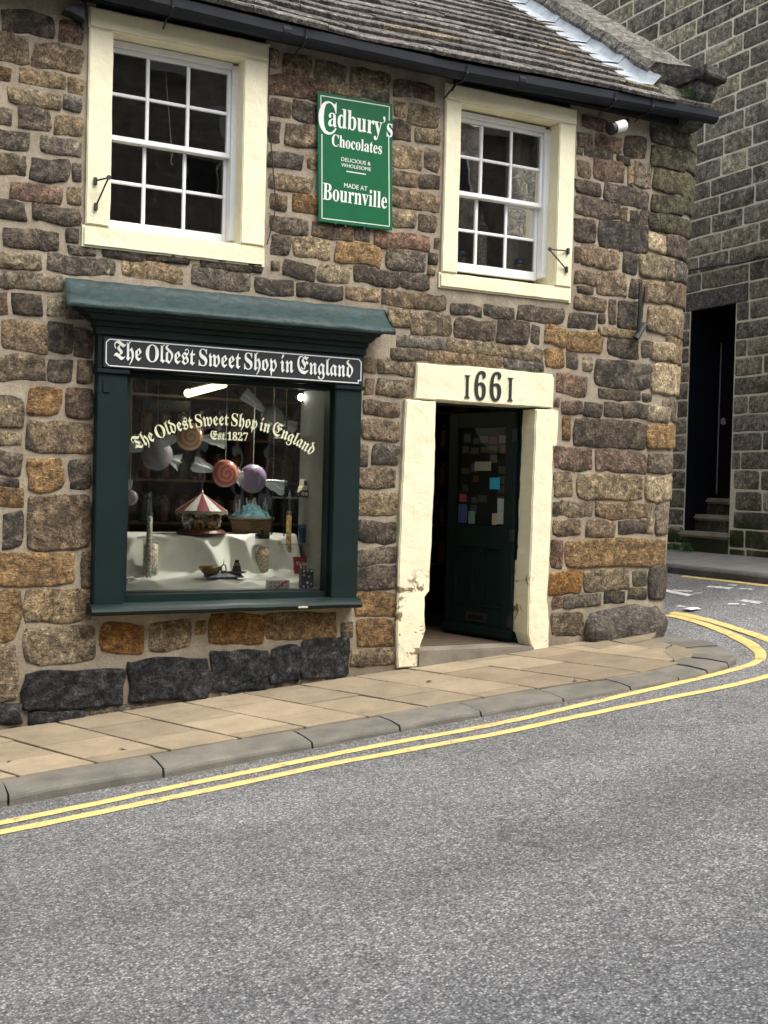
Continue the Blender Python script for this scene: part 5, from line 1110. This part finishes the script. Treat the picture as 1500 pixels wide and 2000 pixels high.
# things on the right upper window sill
zs = wall(945, 522, .30).z
MB().box(4.9, 6.0, .24, .5, zs-.03, zs-.002).build('window_board', M['white'], W2); MB().box(1.75, 3.2, .24, .5, wall(330, 448, .24).z-.05, wall(330, 448, .24).z-.03).build('window_board', M['room'], W1)
o = jar('sweet_jar', 939, 450, 520, .34, 24, 'tall jar of pink sweets on the right upper window sill', 'jar', .98, (1, .85, .85, 1), (.10, .09, .08, 1), zb=zs); MB().lathe((o.location.x, .34, wall(939, 450, .34).z+.03), [(.05, 0), (.03, .03), (.012, .05), (.016, .08), (.004, .12), (.001, .15)], 12).build('pointed_stopper', M['obj'], o, color=(.2, .19, .17, 1))
jar('sweet_jar', 903, 500, 518, .32, 15, 'small blue lidded jar at the left of the right upper window', 'jar', .8, (.5, .45, .4, 1), (.04, .16, .33, 1), zb=zs); jar('sweet_jar', 1013, 515, 530, .32, 18, 'small blue lidded jar at the right of the right upper window', 'jar', .9, (.9, .7, .45, 1), (.04, .16, .33, 1), zb=zs)
cu = MB(); vs = []
for i in range(13):
    x = lerp(pg2[1]-.16, pg2[1]+.10, i/12); y = .42+.015*math.sin(i*1.7); vs += [(x, y, pg2[3]-.05), (x, y+.004, pg2[2]+.05)]
mesh_ob('curtain', vs, [[2*i, 2*i+1, 2*i+3, 2*i+2] for i in range(12)], plain('grey_curtain', (.20, .19, .16), .9), W2, smooth=True)
# ================================================================ HOUSE ACROSS THE SIDE STREET
fh = empty('corner_house', fwall(0, .75), 'tall dark sandstone house across the side street', 'house')
u1, zl = fpix(1350, 606); u0 = fpix(1438, 594)[0]; zl = (zl+fpix(1438, 594)[1])/2
mv = MB(); us_ = [-4+.25*i for i in range(45)]; zs_ = [-.2+.25*i for i in range(40)]
vs = [fwall(u, z, .004*noise.noise(Vector((u*4, z*4, 0)))) for z in zs_ for u in us_]; n = len(us_)
hole = (u0, u1, .2, zl); us2 = sorted(us_+[u0, u1]); zs2 = sorted(zs_+[zl])
vs = [fwall(u, z, .003*noise.noise(Vector((u*4, z*4, 0)))) for z in zs2 for u in us2]; n = len(us2)
mv.add(vs, [[j*n+i, j*n+i+1, (j+1)*n+i+1, (j+1)*n+i] for j in range(len(zs2)-1) for i in range(n-1) if not (u0-.01 < (us2[i]+us2[i+1])/2 < u1+.01 and (zs2[j]+zs2[j+1])/2 < zl)])
a, b2, c_, d_ = fwall(-4, 0, -.0), fwall(7, 0, -.0), fwall(7, 0, -6), fwall(-4, 0, -6); zt_ = zs2[-1]
for p, q in ((b2, c_), (c_, d_), (d_, a)): mv.add([(p.x, p.y, -.5), (q.x, q.y, -.5), (q.x, q.y, zt_), (p.x, p.y, zt_)], [[0, 1, 2, 3]])
fw = mv.build('wall', M['pointing'], fh)
rq = fwall(-4.2, zt_, .25), fwall(7.2, zt_, .25), fwall(7.2, zt_+2.2, -3), fwall(-4.2, zt_+2.2, -3), fwall(7.2, zt_, -6.2), fwall(-4.2, zt_, -6.2)
mesh_ob('roof', rq, [[0, 1, 2, 3], [3, 2, 4, 5], [0, 3, 5], [1, 4, 2]], M['slate'], fh, color=(.12, .12, .12, .5))
rf = random.Random(17); stuff = MB(); z = .16; LH = [.235]; lint = (fpix(1340, 600)[0], fpix(1461, 590)[0])
def vis(u, zc):
    p = topx(fwall(u, zc)); 
    return -20 < p[1] < 1120 and p[0] < 1540 and p[0] > 1270 and not (p[1] < 200 and p[0] < 1060+p[1]*1.3) or (p[1] > -20 and p[1] < 190 and 1075+p[1]*1.2 < p[0] < 1500)
while z < 9.4:
    h = rf.uniform(.215, .25); u = -3.95+rf.uniform(0, .3)
    if z < zl < z+h+.06: h = zl-z
    while u < 6.9:
        w = rf.uniform(.36, .85); e = u+w; segs = [(u, min(e, 6.95))]
        if z+h/2 < zl:
            if e > u0 and u < u1: segs = [s_ for s_ in ((u, min(e, u0-.004)), (max(u, u1+.004), e)) if s_[1]-s_[0] > .09]
        elif z >= zl-.02 and z < zl+.1:
            LH[0] = h
            if e > lint[1] and u < lint[0]: segs = [s_ for s_ in ((u, min(e, lint[1]-.008)), (max(u, lint[0]+.008), e)) if s_[1]-s_[0] > .09]
        for a, b2 in segs:
            g = .006; v, f = stone_geo(a+g, b2-g, z+g, z+h-g, fwall, rf, rf.uniform(.003, .007), .003, .25, .06, .09, -.001)
            k = rf.uniform(.7, 1.25); r9 = rf.random(); col = (.27, .235, .18, rf.uniform(.25, .8)) if r9 < .78 else (.34, .29, .205, .45) if r9 < .92 else (.48, .42, .29, .45)
            if vis((a+b2)/2, z+h/2): mesh_ob('stone', v, f, M['ashlar'], fw, smooth=True, color=(col[0]*k, col[1]*k, col[2]*k, col[3]))
            else: stuff.add(v, f)
        u = e
    z += h
    if abs(z-zl) < .01: pass
o = stuff.build('stonework', M['ashlar'], fw, smooth=True, color=(.16, .145, .118, .5)); o['kind'] = 'stuff'
def fbox(nm_, ua, ub, za, zb, d0, d1, mat, parent, bev=0, color=None):
    b = MB(); P = [fwall(u, z, d) for z in (za, zb) for u, d in ((ua, d0), (ub, d0), (ub, d1), (ua, d1))]; return b.hexa(P).build(nm_, mat, parent, bevel=bev, color=color)
fbox('lintel', lint[1], lint[0], zl, zl+LH[0]-.004, -.3, .010, M['ashlar'], fh, .008, (.15, .135, .115, .4))
fd = empty('front_door', fwall((u0+u1)/2, .9, -.7)); attach(fd, fh); fd['label'] = 'tall black panelled door set deep in its recess'
zst = [fpix(1385, 1040, .07)[1], fpix(1395, 1006, -.12)[1], fpix(1405, 973, -.31)[1]]
D0 = -.49
for i, z in enumerate(zst):
    d1 = .07-.19*i; fbox('step', u0-(.03 if i == 0 else -.002), u1+(.06 if i == 0 else -.002), z-.075, z, D0, d1, M['kerb'], fh, .026, (.30, .285, .20, 1)); fbox('riser', u0+.003, u1-.003, z-.32, z-.076, D0, d1-.05, M['ashlar'], fh, 0, (.13, .12, .10, .3))
fbox('jamb_lining', u1-.002, u1+.04, .4, zl, D0-.1, -.012, M['navy_door'], fd); fbox('jamb_lining', u0-.04, u0+.002, .4, zl, D0-.1, -.06, M['ashlar'], fd, 0, (.14, .13, .11, .4)); fbox('soffit', u0, u1, zl-.001, zl+.05, D0-.1, -.01, M['navy_door'], fd)
zt2 = zst[2]+2.02
fbox('door_leaf', u0, u1, zst[2]+.01, zt2, D0-.05, D0, M['navy_door'], fd, .003); fbox('transom_bar', u0, u1, zt2, zt2+.06, D0-.06, D0+.03, M['navy_door'], fd, .003); fbox('fanlight', u0, u1, zt2+.06, zl, D0-.02, D0-.015, M['glass'], fd); fbox('fanlight_back', u0, u1, zt2+.06, zl, D0-.30, D0-.28, M['dark'], fd)
for a, b2, c_, d_ in ((.1, .44, .15, .85), (.56, .9, .15, .85), (.1, .44, 1.0, 1.9), (.56, .9, 1.0, 1.9)):
    U = lambda t: lerp(u0, u1, t); fbox('door_panel', U(a), U(b2), zst[2]+c_, zst[2]+d_, D0, D0+.012, M['navy_door'], fd, .008)
fbox('lining_panel', u1-.010, u1-.003, zst[2]+.2, zst[2]+1.0, -.6, -.15, M['navy_door'], fd, .003); fbox('lining_panel', u1-.010, u1-.003, zst[2]+1.15, zt2, -.6, -.15, M['navy_door'], fd, .003)
q = fwall(lerp(u0, u1, .38), zst[2]+1.55, D0+.03); MB().lathe(q, [(.002, -.03), (.03, -.015), (.03, .02), (.002, .03)], 10).build('knocker', M['lead'], fd); q = fwall(lerp(u0, u1, .80), zst[2]+.98, D0+.04); MB().lathe(q, [(.002, -.05), (.035, -.03), (.035, .03), (.002, .05)], 10).build('door_knob', M['lead'], fd)
MB().tube([fwall(lerp(u0, u1, .93), zst[2]+.05, D0+.02), fwall(lerp(u0, u1, .93), zt2-.02, D0+.02)], .008, 5).build('door_edge_strip', M['lead'], fd)
L = [(1330, 531), (1343, 528), (1375, 523), (1400, 519), (1440, 515), (1470, 508), (1482, 500), (1500, 501), (1560, 492)]
tag(MB().tube([fwall(*fpix(x, y, .04), .04) for x, y in L], .014, 6).build('street_cable', M['iron']), 'sagging black cable strung along the house across the side street', 'cable')
# weeds at the foot of the steps
g = random.Random(6); wd_ = empty('weed', ghit(1332, 1076, zfp), 'small green weed growing against the steps across the street', 'plant'); lf = MB()
for i in range(46):
    u = g.uniform(fpix(1370, 1076)[0], fpix(1300, 1070)[0]); p = fwall(u, 0, g.uniform(.06, .2)); p.z = zfp(p.x, p.y); h = g.uniform(.04, .14); e = Vector((g.uniform(-.07, .07), g.uniform(-.07, .07), h)); w = Vector((g.uniform(-.03, .03), .02, 0)); lf.add([p, p+e*.6+w, p+e, p+e*.6-w], [[0, 1, 2, 3]])
lf.build('leaves', M['leaf'], wd_)
# litter on the side street
q = ghit(1352, 1192, zsurf); vs = []
for j in range(5):
    for i in range(6): vs.append((q.x+(i-2.5)*.028+.01*math.sin(j*3), q.y+(j-2)*.03, zsurf(q.x, q.y)+.012+.03*abs(noise.noise(Vector((i*.9, j*.8, 5))))))
pap = mesh_ob('paper_scrap', vs, [[j*6+i, j*6+i+1, (j+1)*6+i+1, (j+1)*6+i] for j in range(4) for i in range(5)], M['white']); tag(pap, 'crumpled white paper scrap lying on the side street', 'litter')
md_ = pap.modifiers.new('thickness', 'SOLIDIFY'); md_.thickness = .002
# ================================================================ HOUSE OPPOSITE (seen only as reflections)
oh = empty('opposite_house', (2, -10.4, -.6), 'terraced stone house on the opposite side of the street', 'house'); OY = -10.4
MB().box(-14, 17, -20, OY, -4, 8.6).build('wall', M['ashlar'], oh, color=(.5, .45, .37, .35))
mesh_ob('roof', [(-14.3, OY+.3, 8.5), (17.3, OY+.3, 8.5), (17.3, -15.5, 11.0), (-14.3, -15.5, 11.0), (17.3, -20.3, 8.5), (-14.3, -20.3, 8.5)], [[0, 1, 2, 3], [3, 2, 4, 5], [0, 3, 5], [1, 4, 2]], M['slate'], oh, color=(.1, .1, .1, .5))
for i in range(8):
    for z in (.9, 3.6, 6.2):
        x = -12+i*3.6; w = MB().box(x, x+1.2, OY, OY+.05, z, z+1.6).build('window', M['white'], oh); MB().box(x+.08, x+.57, OY+.05, OY+.055, z+.08, z+1.52).build('pane', M['black_gloss'], w); MB().box(x+.63, x+1.12, OY+.05, OY+.055, z+.08, z+1.52).build('pane', M['black_gloss'], w)
